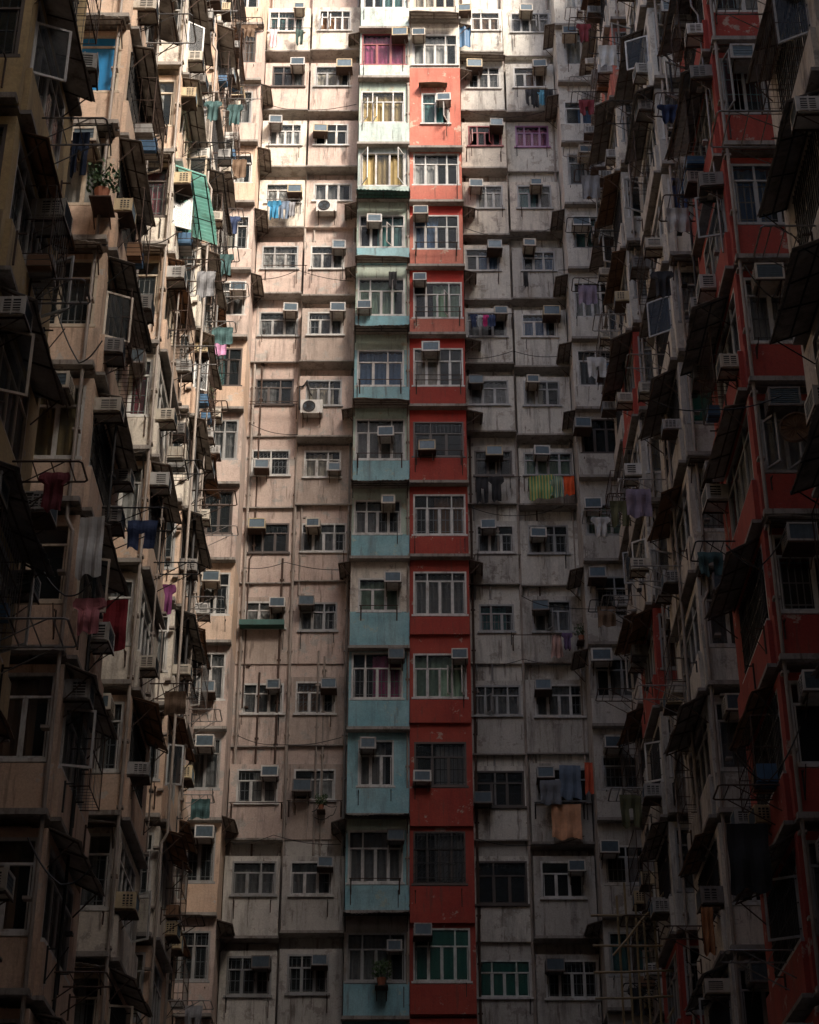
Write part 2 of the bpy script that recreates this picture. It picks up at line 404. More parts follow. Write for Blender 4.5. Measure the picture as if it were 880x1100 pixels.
# ------------------------------------------------------------------ small things
def rail(x, y, z, w, rz, label, mat='rust', up=.0, out=.35):
    e=empty('drying_rail',(x,y,z),rz,label,'clothes rail','drying rails under the windows')
    a=MB(); a.tube([(0,-out,0),(w,-out,0)],.014,n=5); 
    if up: a.tube([(0,-out,up),(w,-out,up)],.012,n=5)
    part('rail',a,M[mat],e)
    for q in(.05,w-.05):
        b=MB(); b.tube([(q,0,-.04),(q,-out,0)],.013,n=5); b.box(q-.02,q+.02,-.012,0,-.38,.10); b.tube([(q,-.01,-.33),(q,-out*.7,-.02)],.010,n=4)
        if up: b.tube([(q,-out,0),(q,-out,up)],.012,n=5)
        part('bracket',b,M[mat],e)
    return e
def rack(x,y,z,rz,label,out=1.0,w=.8,mat='black'):
    """pipe frame sticking out of a wall for drying clothes"""
    e=empty('drying_rack',(x,y,z),rz,label,'drying rack','pipe drying racks on the wings')
    a=MB(); a.tube([(0,0,0),(0,-out,0),(.04,-out-.04,.0),(w-.04,-out-.04,0),(w,-out,0),(w,0,0)],.016,n=5); part('frame',a,M[mat],e)
    for k in range(3):
        b=MB(); yy=-out*(.3+.28*k); b.tube([(0,yy,0),(w,yy,0)],.010,n=4); part('bar',b,M[mat],e)
    for q in(0,w):
        b=MB(); b.tube([(q,0,-.45),(q,-out*.8,0)],.012,n=4); part('strut',b,M[mat],e)
    return e
def cage(x,y,z,rz,w,h,d,label):
    e=empty('window_cage',(x,y,z),rz,label,'window cage','wire cages over the side windows')
    a=MB(); r=.011
    for (zz) in (0,h*.5,h): a.tube([(0,0,zz),(0,-d,zz),(w,-d,zz),(w,0,zz)],r,n=4)
    for xx in (0,w): a.tube([(xx,-d,0),(xx,-d,h)],r,n=4)
    part('frame',a,M['rust'],e)
    b=MB(); n=int(w/.13)
    for k in range(1,n): b.tube([(w*k/n,-d,0),(w*k/n,-d,h)],.006,n=3)
    for k in range(1,3):
        for xx in(0,w): b.tube([(xx,-d*k/3,0),(xx,-d*k/3,h)],.006,n=3)
    for k in range(1,n): b.tube([(w*k/n,0,0),(w*k/n,-d,0)],.006,n=3)
    part('bars',b,M[rnd.choice(['rust','steel','black'])],e)
    if rnd.random()<.6:
        for k in range(rnd.randint(1,3)):
            c=MB(); bx=rnd.uniform(.05,max(.06,w-.45)); bw=rnd.uniform(.2,.38); bh=rnd.uniform(.15,.35); c.box(bx,bx+bw,-d+.04,-.03,.012+k*.001,.012+bh)
            part('stored_box',c,rnd.choice([M['acc'],M['sheetbl'],FAB['brown_curtain'],M['acg']]),e)
    return e
def garment(kind, x,y,z, rz, w, h, mat, label, cat=None):
    """hung from its top edge at z"""
    K,J=10,9; ph=rnd.random()*6; mb=MB()
    def half(t,side):
        if kind=='shirt':
            if t<.30: return w*(.5 if t>.05 else .42)
            return w*.31
        if kind=='trousers': return w*(.5-.06*t)
        if kind=='towel': return w*.5*(1+.02*math.sin(t*9+side))
        return w*(.35+.15*t)
    ht=lambda a:(h*(1+.05*math.sin(a*5+ph)))
    def P(i,j,s):
        a=i/K*2-1; t=j/J; q=half(t,a)
        return (a*q, .035*math.sin(a*7+ph+t*2)*(.3+t)+.02*math.sin(t*9+ph)+s*.006, -t*ht(a))
    for i in range(K):
        for j in range(J):
            if kind=='trousers' and j>=4 and i in(4,5): continue
            for s in(-1,1):
                mb.quad([P(i,j,s),P(i+1,j,s),P(i+1,j+1,s),P(i,j+1,s)] if s>0 else [P(i,j,s),P(i,j+1,s),P(i+1,j+1,s),P(i+1,j,s)])
    nm={'shirt':'shirt','trousers':'trousers','towel':'towel','dress':'dress'}[kind]
    o=bpy.data.objects.new(nm,mb.mesh(nm,mat)); o.location=(x,y,z); o.rotation_euler=(0,0,rz); link(o)
    o['label']=label; o['category']=cat or nm; o['group']='washing hung out to dry'
    return o
def plant(x,y,z,label,s=1.0):
    e=empty('potted_plant',(x,y,z),0,label,'potted plant')
    p=MB(); n=10
    for k in range(n):
        a,b=2*math.pi*k/n,2*math.pi*(k+1)/n
        p.quad([(.10*s*math.cos(a),.10*s*math.sin(a),0),(.10*s*math.cos(b),.10*s*math.sin(b),0),(.15*s*math.cos(b),.15*s*math.sin(b),.24*s),(.15*s*math.cos(a),.15*s*math.sin(a),.24*s)])
    p.quad([(.10*s*math.cos(2*math.pi*k/n),.10*s*math.sin(2*math.pi*k/n),0) for k in reversed(range(n))])
    part('pot',p,M['terra'],e)
    l=MB()
    for k in range(240):
        th=rnd.random()*6.28; rr=rnd.random()**.5*.30*s; c=Vector((rr*math.cos(th),rr*math.sin(th),.28*s+rnd.random()*.5*s))
        u=Vector((rnd.uniform(-1,1),rnd.uniform(-1,1),rnd.uniform(-1,1))).normalized()*.055*s; v=u.orthogonal().normalized()*.03*s
        l.quad([c-u,c+v,c+u,c-v])
    part('leaves',l,M['leaf'],e)
    h=MB(); h.box(-.2*s,.2*s,-.17*s,.45,-.03,-.005)
    for q in(-.15*s,.15*s): h.tube([(q,-.12*s,-.03),(q,.40,-.35)],.012,n=4)
    part('shelf',h,M['rust'],e)
    return e

# ------------------------------------------------------------------ buildings
def building(name,loc,label):
    return empty(name,loc,0,label,'building','blocks around the courtyard')
BL = building('apartment_building',(-3.2,56,0),'pinkish beige apartment block facing us, left half with the turquoise bay column')
BR = building('apartment_building',(3.2,56,0),'whitish apartment block facing us, right half with the red bay column')
WL = building('apartment_building',(-11,34,0),'peach apartment block along the left side with clutter-hung bays')
WR = building('apartment_building',(11.5,34,0),'cream and red apartment block along the right side with big dark awnings')
def bpart(b,name,mb,mats,label=None):
    loc=b.location; return part(name,mb,mats,b,(-loc[0],-loc[1],-loc[2]),0,label)
WALLS=list(M.values()); WI={k:i for i,k in enumerate(M)}
WKEYS=['pink','pink2','peach','cream','yellow','white','grey','blue','green','mint','red','salmon','crim','conc']
WMATS=[M[k] for k in WKEYS]; WX={k:i for i,k in enumerate(WKEYS)}
def panel(mb,x0,x1,z0,z1,ox0,ox1,oz0,oz1,th,lo,hi,side):
    """wall panel with an opening: lower part lo, header hi, flanks side"""
    mb.box(x0,x1,0,th,z0,oz0,WX[lo]); mb.box(x0,x1,0,th,oz1,z1,WX[hi])
    mb.box(x0,ox0,0,th,oz0,oz1,WX[side]); mb.box(ox1,x1,0,th,oz0,oz1,WX[side])

YB=52.0
ZT=at(440,-45,51.5)[1]+.9
# px rects: window x0,x1,y0,y1 | frame, panes, curtain, extras | ac list (centre x, top y, look) | spec dict
def W(x0,x1,y0,y1,frame='wf',n=3,curt='',ac=(),**k): return dict(r=(x0,x1,y0,y1),frame=frame,n=n,curt=curt,ac=ac,**k)
COLS={}
COLS['F']=dict(b=BL,x=(-5.37,-3.69),phrase='the outer pink column',cells=[
 W(289,327,12,34,'wf',4,'t',[(323,3,'c')],p=.45,grille='i'), W(293,327,71,93,'df',3,'k',[(320,63,'w')],p=.45),
 W(289,324,133,156,'wf',4,'w',[(295,124,'g')],p=.45), W(286,323,197,218,'wf',3,'w',[(317,198,'c')],p=.45),
 W(282,320,264,289,'gf',3,'w',[],p=.30,grille='i'), W(279,320,335,361,'gf',3,'k',[(312,326,'w')],p=.12,grille='ih'),
 W(275,315,407,435,'df',3,'k',[],p=.02), W(271,311,483,511,'wf',2,'',[(281,494,'g')],p=.05,grille='id'),
 W(268,310,562,594,'df',3,'',[(276,557,'c')],p=.03,grille='ik'), W(264,306,646,675,'wf',3,'w',[(298,642,'w')],p=.04),
 W(261,304,734,767,'wf',3,'k',[(294,729,'g')],p=.03,grille='ih'), W(255,298,826,863,'wf',3,'w',[(290,823,'w')],p=.30,grille='i'),
 W(250,296,925,962,'gf',3,'k',[],p=.45,grille='ih'), W(244,291,1027,1070,'gf',3,'',[(281,1027,'g')],p=.3,grille='i')])
COLS['G']=dict(b=BL,x=(-3.69,-1.83),phrase='the inner pink column',cells=[
 W(343,377,11,33,'wf',4,'o',[],p=.42,openp=(0,1)), W(339,376,71,93,'gf',3,'c',[(370,64,'c')],p=.45),
 W(338,374,133,156,'wf',3,'',[(344,133,'c')],p=.40), W(337,378,197,216,'wf',3,'k',[],p=.15,trans=0,split=(351,216)),
 W(334,370,264,289,'wf',3,'k',[(364,258,'g')],p=.40,grille='ih'), W(331,369,335,360,'wf',3,'k',[(363,326,'w')],p=.45,grille='i'),
 W(329,367,408,436,'gf',3,'c',[],p=.45,split=(335,431)), W(327,366,484,513,'wf',3,'c',[(360,496,'g')],p=.12),
 W(324,372,562,593,'wf',4,'k',[(337,557,'c')],p=.05,grille='ih'), W(322,362,647,678,'gf',3,'k',[(329,640,'g')],p=.05,grille='i'),
 W(318,360,732,767,'wf',3,'o',[(355,729,'g')],p=.06,grille='id'), W(316,360,826,860,'wf',3,'w',[(322,838,'g')],p=.04),
 W(312,357,925,962,'wf',3,'k',[(349,920,'g')],p=.45,grille='ih'), W(309,353,1025,1068,'gf',3,'',[(343,1025,'g')],p=.45,grille='i')])
COLS['J']=dict(b=BR,x=(1.85,3.52),phrase='the inner white column',cells=[
 W(506,537,13,33,'wf',3,'o',[(499,4,'c')],p=.45), W(502,537,72,95,'wf',3,'k',[(509,64,'c')],p=.45,grille='ih',aw='gf'),
 W(503,539,135,157,'mf',4,'',[(533,128,'g')],p=.45,openp=(0,2)), W(512,540,199,224,'gf',3,'w',[(511,193,'w')],p=.42),
 W(500,537,267,291,'gf',3,'b',[(531,259,'g')],p=.30), W(500,544,335,362,'gf',3,'k',[(538,329,'c')],p=.40),
 W(504,546,408,435,'gf',3,'k',[(510,403,'g')],p=.30,grille='ih'), W(510,550,484,511,'df',3,'',[(531,479,'c')],p=.10,grille='ik'),
 W(512,552,564,594,'wf',3,'k',[(525,558,'w')],p=.10,grille='ih'), W(515,552,649,679,'gf',3,'t',[],p=.10,grille='ih'),
 W(507,559,736,769,'gf',4,'k',[],p=.10,openp=(1,)), W(509,563,828,867,'df',3,'',[(516,851,'g')],p=.10,grille='ik'),
 W(510,566,925,972,'df',3,'',[],p=.10,grille='ik'), W(513,570,1031,1072,'wf',4,'t',[],p=.10,glass='gglass')])
COLS['K']=dict(b=BR,x=(3.52,5.37),phrase='the outer white column',cells=[
 W(549,592,14,35,'gf',4,'k',[(565,5,'c')],p=.2,openp=(2,)), W(552,586,72,94,'wf',3,'o',[(580,65,'c')],p=.45,grille=''),
 W(554,589,135,158,'pf',4,'p',[],p=.10), W(556,592,199,224,'gf',3,'t',[(576,192,'c')],p=.42),
 W(561,596,270,291,'gf',3,'b',[(568,257,'c')],p=.40), W(561,598,337,362,'wf',3,'b',[(593,329,'c')],p=.42),
 W(563,601,409,436,'gf',3,'c',[(572,403,'c')],p=.5), W(563,616,486,511,'gf',4,'g',[(582,479,'w')],p=.35),
 W(568,610,564,595,'gf',3,'k',[(578,567,'w')],p=.12,grille='ih'), W(573,613,645,679,'gf',3,'k',[(580,645,'g')],p=.2,openp=(1,)),
 W(575,631,735,770,'wf',4,'k',[(583,730,'g')],p=.12,grille='i'), W(577,632,825,862,'gf',3,'',[(586,824,'g')],p=.5),
 W(582,627,925,965,'wf',3,'',[(620,924,'w')],p=.5), W(587,645,1031,1073,'wf',4,'',[(596,1030,'g')],p=.3,grille='i')])
COLS['H']=dict(b=BL,x=(-1.83,0),phrase='the turquoise column',full=1,bot=[34,87,158,216,285,358,437,523,602,698,785,878,982,1095],cells=[
 W(387,435,-22,9,'wf',4,'t',[],lo='mint',hi='mint',sd='mint'), W(387,436,36,70,'mf',3,'p',[(430,30,'y')],lo='mint',hi='green',sd='mint'),
 W(387,435,98,132,'wf',4,'y',[],lo='mint',hi='green',sd='green',openp=(0,1)), W(387,436,164,200,'wf',3,'y',[],lo='mint',hi='mint',sd='mint',openp=(0,2),trans=0),
 W(384,435,231,266,'wf',4,'t',[(402,230,'w')],lo='blue',hi='green',sd='green',aw='kf',openp=(2,)), W(384,435,299,339,'wf',4,'g',[(390,323,'w')],lo='blue',hi='green',sd='green',aw='gf'),
 W(384,434,376,415,'wf',3,'b',[],lo='blue',hi='green',sd='blue',rail=1,aw='df'), W(382,435,450,494,'wf',4,'k',[(415,459,'w')],lo='blue',hi='green',sd='green',rail=1,aw='gf'),
 W(379,431,537,574,'wf',4,'k',[(417,532,'c')],lo='blue',hi='green',sd='green',grille='ih',aw='df'), W(385,430,621,657,'wf',3,'g',[(422,615,'w')],lo='blue',hi='cream',sd='cream',rail=1),
 W(378,433,701,751,'wf',4,'p',[(427,697,'g')],lo='blue',hi='blue',sd='blue',grille='ih'), W(385,423,795,845,'wf',3,'k',[(395,792,'g')],lo='blue',hi='blue',sd='blue'),
 W(374,433,892,949,'wf',4,'k',[(425,891,'g')],lo='blue',hi='green',sd='blue',rail=1,grille='ih',aw='df'), W(372,436,1002,1055,'gf',4,'k',[(424,1009,'g')],lo='blue',hi='conc',sd='conc',aw='df')])
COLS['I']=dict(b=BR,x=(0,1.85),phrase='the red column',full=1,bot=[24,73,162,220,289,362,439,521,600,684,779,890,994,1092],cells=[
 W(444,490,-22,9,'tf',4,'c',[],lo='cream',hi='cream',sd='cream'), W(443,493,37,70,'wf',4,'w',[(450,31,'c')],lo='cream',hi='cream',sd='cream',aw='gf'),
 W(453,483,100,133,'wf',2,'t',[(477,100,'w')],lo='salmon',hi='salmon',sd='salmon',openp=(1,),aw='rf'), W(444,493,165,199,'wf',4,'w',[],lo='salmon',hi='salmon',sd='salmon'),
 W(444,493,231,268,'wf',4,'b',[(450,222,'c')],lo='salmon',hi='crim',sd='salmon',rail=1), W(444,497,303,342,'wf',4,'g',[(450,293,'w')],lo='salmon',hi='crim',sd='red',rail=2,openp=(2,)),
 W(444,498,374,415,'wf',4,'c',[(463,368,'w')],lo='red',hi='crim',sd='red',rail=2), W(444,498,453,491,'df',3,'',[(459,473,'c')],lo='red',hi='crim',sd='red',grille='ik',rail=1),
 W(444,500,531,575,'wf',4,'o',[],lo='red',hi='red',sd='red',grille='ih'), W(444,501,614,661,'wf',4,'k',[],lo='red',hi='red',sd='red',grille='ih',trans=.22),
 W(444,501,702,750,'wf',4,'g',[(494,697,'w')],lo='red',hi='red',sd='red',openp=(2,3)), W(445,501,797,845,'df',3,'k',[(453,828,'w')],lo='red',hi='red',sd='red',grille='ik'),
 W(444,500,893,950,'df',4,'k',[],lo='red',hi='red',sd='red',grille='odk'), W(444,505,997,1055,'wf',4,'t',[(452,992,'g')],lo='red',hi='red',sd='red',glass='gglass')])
LCOL=dict(F='pink',G='pink',J='white',K='white')
AWGROUP='metal awnings over the windows'
def put_ac(look,x,y,z,rz,where,s=1.0):
    if look=='y': look='c'
    place(rnd.choice(ACS[look]),(x,y,z),rz+R(rnd.uniform(-3,3)),ACLOOK[look]+' '+where,'window air conditioners',(s,s,s))
def put_aw(kind,x,y,z,rz,where,sx=1):
    ps,l=AW[kind]; place(rnd.choice(ps),(x,y,z),rz,l+' '+where,AWGROUP,(sx,1,1))

def build_center(key):
    c=COLS[key]; b=c['b']; X0,X1=c['x']; mb=MB(); full=c.get('full'); last=None
    Yf=YB-1.0 if full else YB
    bl=b.location; rooms=MB(); infos=[]
    for i,d in enumerate(c['cells']):
        p=0 if full else d.get('p',.1); Y=Yf-p
        x0,x1,y0,y1=d['r']
        a=at(x0,y1,Y); bb=at(x1,y0,Y); a2=at(x1,y1,Y)
        wx0=max(min(a[0],at(x0,y0,Y)[0]),X0+.07); wx1=min(max(a2[0],bb[0]),X1-.07); wz0=a[1]; wz1=bb[1]
        if full: zb=at(440,c['bot'][i],Y)[1]
        else: zb=wz0-rnd.uniform(.95,1.2)
        infos.append((p,Y,wx0,wx1,wz0,wz1,zb))
    # walls
    basecol=LCOL.get(key)
    for i,(p,Y,wx0,wx1,wz0,wz1,zb) in enumerate(infos):
        d=c['cells'][i]
        if full:
            zt = infos[i-1][6] if i>0 else ZT
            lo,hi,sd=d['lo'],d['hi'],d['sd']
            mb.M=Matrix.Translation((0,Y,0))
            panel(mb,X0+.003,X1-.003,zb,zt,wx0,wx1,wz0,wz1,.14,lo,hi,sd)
            # cheeks
            mb.box(X0,X0+.13,.14,1.0,zb,zt,WX[sd]); mb.box(X1-.13,X1,.14,1.0,zb,zt,WX[sd])
            # spandrel box slightly proud, ledge at the storey line
            pr=.10 if (i not in(1,) or key=='H') else .0
            if pr and not (key=='I' and i in(2,)): mb.box(X0+.02,X1-.02,-pr,0,zb+.04,wz0-.09,WX[lo])
            if rnd.random()<.9 and not(key=='I' and i in(1,9,10,11)): mb.box(X0-.04,X1+.04 if key=='I' else X1+.01,-.26,0,zb-.06,zb+.035,WX['conc'])
            rooms.box(X0+.15,X1-.15,Y+.9,Y+.95,zb,zt-.02); rooms.box(X0+.15,X1-.15,Y+.16,Y+.9,wz1+.06,wz1+.1)
            rooms.box(X0+.14,X0+.16,Y+.16,Y+.9,zb,wz1+.06)
        else:
            zt=wz1+.10; nxt=infos[i-1][6] if i>0 else ZT
            col=basecol
            if key in'FG' and 5<=i<=11: col='pink' if (i+ (key=='G'))%3 else 'pink2'
            if key in'FG' and i>=12: col='grey'
            if key in'JK' and i>=9: col='grey'
            if rnd.random()<.28: col={'pink':'pink2','pink2':'pink','white':'grey','grey':'white'}[col] if i>3 else {'pink':'cream','white':'cream'}.get(col,col)
            mb.M=Matrix.Translation((0,Y,0))
            xa=X0+ (.04 if p>.2 else .002); xb=X1-(.04 if p>.2 else .002)
            panel(mb,xa,xb,zb,zt,wx0,wx1,wz0,wz1,.12,col,col,col)
            if p>.015:
                mb.box(xa,xa+.1,.12,p+.12,zb,zt,WX[col]); mb.box(xb-.1,xb,.12,p+.12,zb,zt,WX[col])
                mb.box(xa,xb,.0,p+.1,zb-.05,zb,WX['conc'] if p>.3 else WX[col]); mb.box(xa,xb,.0,p+.1,zt,zt+.05,WX[col])
            if p>.25: mb.box(xa-.05,xb+.03,-.10,p,zb-.11,zb-.05,WX['conc'])
            elif rnd.random()<.6: mb.box(xa,xb,-.05,.02,zb-.09,zb-.05,WX['conc'])
            mb.M=Matrix.Translation((0,YB,0)); mb.box(X0,X1,0,.12,zt+.0,nxt-.02,WX[basecol if i<12 else 'grey'])
            rooms.box(X0,X1,YB+.75,YB+.8,zb,zt+.1); rooms.box(X0+.1,X1-.1,Y+.14,YB+.75,wz1+.07,wz1+.09)
            rooms.box(X0+.09,X0+.11,Y+.13,YB+.75,zb,wz1)
    zlow=infos[-1][6]
    mb.M=Matrix.Translation((0,Yf,0)); mb.box(X0,X1,0,.12,0,zlow-.05,WX[basecol or ('blue' if key=='H' else 'red')])
    mb.M=Matrix.Identity(4)
    lab={'H':'turquoise and pale green painted bay column','I':'red painted bay column, salmon at the top from fading and painted-in light'}.get(key)
    bpart(b,'wall',mb,WMATS,lab); bpart(b,'room_interior',rooms,M['darkin'])
    for i,(p,Y,wx0,wx1,wz0,wz1,zb) in enumerate(infos):
        d=c['cells'][i]
        if i==0 and wz1>70: continue
        window(b,(wx0-bl[0],Y+.03-bl[1],wz0-bl[2]),0,wx1-wx0,wz1-wz0,d['frame'],d['n'],d.get('trans',.34),d['curt'],d.get('glass','glass'),d.get('grille',''),d.get('openp',()))
        where='on %s, %s'%(c['phrase'],storey(i))
        for (ax,ay,look) in d['ac']:
            x,z=at(ax,ay,Y-.4); s=rnd.choice([.84,.9,.96])
            x=min(max(x,wx0+.27*s),wx1-.2) if not(key=='J' and i in(0,3)) else x
            put_ac(look,x,Y-.02,z-.37*s,0,where,s)
        if 'split' in d:
            x,z=at(d['split'][0],d['split'][1],Y-.3); place(SPLIT,(x,Y,z-.48),0,'white outdoor fan unit '+where,'outdoor fan units')
        if d.get('aw'):
            k=d['aw']; L={'kf':2.0,'gf':1.85,'df':1.85,'rf':1.15}[k]; sx=min(1.0,(X1-X0+.05)/L) if k!='rf' else .9
            z = zb_top=infos[i-1][6]-.07 if full and k!='rf' else wz1+.32
            xx = X0-.02 if k!='rf' else (wx0-.1)
            put_aw(k,xx,Y-.003 if k=='rf' else Y-.27 if full else Y,z-.02,0,where,sx)
        if d.get('rail'):
            rail(wx0+.05,Y-(.10 if full else 0),wz0+(.02 if d['rail']==1 else .0),wx1-wx0-.1,0,'thin rusty rail '+where,'rust',.20 if d['rail']==2 else 0,.28)
    return infos
INFO={k:build_center(k) for k in 'FGHIJK'}

def side_stack(key,b,sgn,Xin,Y0,L,zphase,zlo,zhi,cols,width,phrase,opts,pitch=2.8,acs=.8,awn=('gl',),top_h=53,win_h=1.52,span=.92,measured=None):
    """bay stack of a wing. sgn=-1 left wing (inner face looks +x), +1 right wing (inner face looks -x)."""
    bl=b.location; mb=MB(); rooms=MB()
    n0=math.floor((zlo-zphase)/pitch); n1=math.floor((zhi-zphase)/pitch)
    Xout=Xin+ (width if sgn>0 else -width)
    rzs=R(90) if sgn<0 else R(-90)
    fx0=min(Xin,Xout); fx1=max(Xin,Xout)
    ks=list(range(n1,n0-1,-1))
    # index 0 = first storey whose window shows in the frame
    topz=at(440,0,Y0)[1]; vis=0
    tops=None
    for j,k in enumerate(ks):
        zb=zphase+k*pitch; z0=zb+span; z1=z0+win_h; zt=zb+pitch
        if measured: pass
        lo,hi=cols[j%len(cols)] if not callable(cols) else cols(j,zb)
        # front panel (faces -y)
        mb.M=Matrix.Translation((0,Y0,0))
        wf0,wf1=(fx1-min(width-.25,1.45), fx1-.12) if sgn<0 else (fx0+.12, fx0+min(width-.25,1.45))
        rc=rnd.choice([.22,.34,.45]); zc=z1+.10
        panel(mb,fx0,fx1,zb,zc,wf0,wf1,z0,z1,.12,lo,lo,lo)
        mb.box(fx0,fx1,-.09,0,zb+.02,z0-.09,WX[lo])
        if sgn<0: mb.box(fx0,fx1-rc,rc,rc+.12,zc+.05,zt-.05,WX[hi])
        else: mb.box(fx0+rc,fx1,rc,rc+.12,zc+.05,zt-.05,WX[hi])
        # side panel, local frame turned
        if sgn<0: mb.M=Matrix.Translation((Xin,Y0,0))@Matrix.Rotation(rzs,4,'Z'); s0,s1=.12,L
        else: mb.M=Matrix.Translation((Xin,Y0+L,0))@Matrix.Rotation(rzs,4,'Z'); s0,s1=0,L-.12
        sw0,sw1=(.30,L-.55) if sgn<0 else (.55,L-.30)
        panel(mb,s0,s1,zb,zc,sw0,sw1,z0,z1,.12,lo,lo,lo)
        if sgn<0: mb.box(rc+.12,s1-.002,rc,rc+.12,zc+.05,zt-.05,WX[hi])
        else: mb.box(s0+.002,s1-rc,rc,rc+.12,zc+.05,zt-.05,WX[hi])
        mb.box(s0,s1,-.09,0,zb+.02,z0-.09,WX[lo])
        mb.box(s0+.003,s1-.003,-.16,0,zb-.05,zb+.02,WX['conc'])
        mb.M=Matrix.Identity(4)
        # back panel, floor, hood
        mb.box(fx0+.002,fx1-.002,Y0+.002,Y0+L-.01,zc,zc+.05,WX[lo]); mb.box(fx0+.004,fx1-.004,Y0+.004,Y0+L-.012,zb-.05,zb-.001,WX['conc'])
        mb.box(fx0,fx1,Y0+L,Y0+L+.12,zb,zt,WX[lo])
        mb.box(fx0-.003,fx1+.003,Y0-.24,Y0-.091,zb-.07,zb+.03,WX['conc']); 
        pass
        rooms.box((fx0+.01 if sgn<0 else fx1-.62),(fx0+.62 if sgn<0 else fx1-.01),Y0+.14,Y0+L-.02,zb+.06,zc-.01)
        rooms.box(fx0+.64,fx1-.14,Y0+1.4,Y0+1.46,zb+.06,zc-.01) if sgn<0 else rooms.box(fx0+.14,fx1-.64,Y0+1.4,Y0+1.46,zb+.06,zc-.01)
        # windows
        first=opts.get('first_frame','wf')
        fr=rnd.choice(opts.get('frames',['wf','wf','gf','tf'])); cu=rnd.choice(opts.get('curt','ckwo '))
        if cu==' ': cu=''
        g=rnd.choice(['','ih','ih','i'])
        ov=opts.get('front',{}).get(j,{})
        window(b,(wf0-bl[0],Y0+.03-bl[1],z0),0,wf1-wf0,z1-z0,ov.get('frame',fr),ov.get('n',2 if rnd.random()<.5 else 3),ov.get('trans',.28),ov.get('curt',cu),ov.get('glass','glass'),ov.get('grille',g),ov.get('openp',()))
        sx=Xin-(.03 if sgn<0 else -.03)
        loc=(sx-bl[0],Y0+sw0-bl[1],z0) if sgn<0 else (sx-bl[0],Y0+L-sw0-bl[1],z0)
        nside=4; op=()
        if rnd.random()<.40: op=(rnd.choice([0,3]) ,)
        window(b,loc,rzs,sw1-sw0,z1-z0,fr,nside,.28,rnd.choice(['','k','w','c']),'glass',rnd.choice(['','ih','ok']),op)
        # things
        if zb+pitch < at(440,1130,Y0+L)[1] or zb > topz+2.8: continue
        where='on %s, %s'%(phrase,storey(vis)); vis+=1
        sidept=lambda s,o: (Xin+(o if sgn<0 else -o), Y0+s)
        # awning over side window
        if opts.get('aw',{}).get(j,True) and rnd.random()<opts.get('awp',.72):
            kind=opts.get('aw',{}).get(j) if isinstance(opts.get('aw',{}).get(j),str) else rnd.choice(awn)
            LL={'gl':2.6,'dl':2.8,'dx':2.4,'bl':2.4,'tl':2.7,'gs':1.25}[kind]
            st=rnd.uniform(-.1,max(0,L-LL)) 
            x,y=sidept(st if sgn<0 else st+LL,.005)
            put_aw(kind,x,y,z1+.17,rzs,where)
        # air conditioners on the side
        slots=[(.42,'near side'),(1.75,'mid side'),(L-.35,'far side')]
        for q,(s,txt) in enumerate(slots):
            if rnd.random()<acs*(.8,.36,.36)[q]:
                x,y=sidept(s+rnd.uniform(-.08,.08),.02); sc=rnd.uniform(.78,.98)
                hz=rnd.choice([z1-.42,z0+.02,z0-.45])
                put_ac(rnd.choice('cwgcgg'),x,y,hz,rzs+R(rnd.uniform(-3,3)),'on %s, %s'%(phrase,storey(vis-1))+', '+txt,sc)
        if rnd.random()<opts.get('frontac',.35):
            x=(fx1-.55) if sgn<0 else fx0+.55
            put_ac(rnd.choice('cwg'),x,Y0-.02,z1-.40,0,'at front of '+phrase+', '+storey(vis-1))
        if rnd.random()<.38:
            put_aw(rnd.choice(['gf','gf','df']),fx0 if sgn<0 else fx0-.0,Y0-.0,z1+.16,0,where,1.0)
        if rnd.random()<opts.get('cage',.40):
            cw=rnd.choice([1.1,1.5,1.9]); s=rnd.uniform(.25,max(.3,L-cw-.2)); x,y=sidept(s if sgn<0 else s+cw,.05)
            cage(x,y,z0-.05,rzs,cw,rnd.uniform(1.0,1.4),rnd.uniform(.28,.45),'wire window cage '+where)
        if rnd.random()<opts.get('rackp',.72):
            s=rnd.uniform(.3,L-1.1); w=rnd.uniform(.5,.9); o_=rnd.uniform(.7,1.15); zz=z0-rnd.uniform(.05,.35)
            x,y=sidept(s if sgn<0 else s+w,.09)
            rack(x,y,zz,rzs,'pipe drying rack '+where,o_,w,rnd.choice(['black','rust','steel']))
            if rnd.random()<opts.get('wash',.3):
                colname,colr=rnd.choice([('white',(.6,.6,.58)),('dark blue',(.03,.05,.12)),('black',(.02,.02,.022)),('beige',(.45,.38,.3)),('maroon',(.2,.03,.04)),('dull teal',(.05,.11,.11)),('brown',(.16,.10,.06)),('dull lilac',(.26,.21,.28)),('olive',(.12,.12,.06)),('grey',(.25,.25,.26))])
                kd=rnd.choice(['shirt','towel','trousers'])
                xx,yy=sidept(s+w/2,.09+o_*.6)
                garment(kd,xx,yy,zz-.01,0,rnd.uniform(.42,.6),rnd.uniform(.5,.8),fabric(colname.replace(' ','_')+'_cloth',colr),'%s %s hanging '%(colname,kd)+where)
    ztop=zphase+(n1+1)*pitch; top_h=roofz(Y0+L); zlow=zphase+n0*pitch-.08
    lo,hi=cols[0] if not callable(cols) else cols(0,ztop)
    mb.box(fx0,fx1,Y0,Y0+L,ztop,max(top_h,ztop+.3),WX[lo])
    lo,hi=cols[-1] if not callable(cols) else cols(9,0)
    if zlow>.3: mb.box(fx0,fx1,Y0,Y0+L,0,zlow,WX[lo])
    bpart(b,'wall',mb,WMATS,opts.get('label')); bpart(b,'room_interior',rooms,M['darkin'])

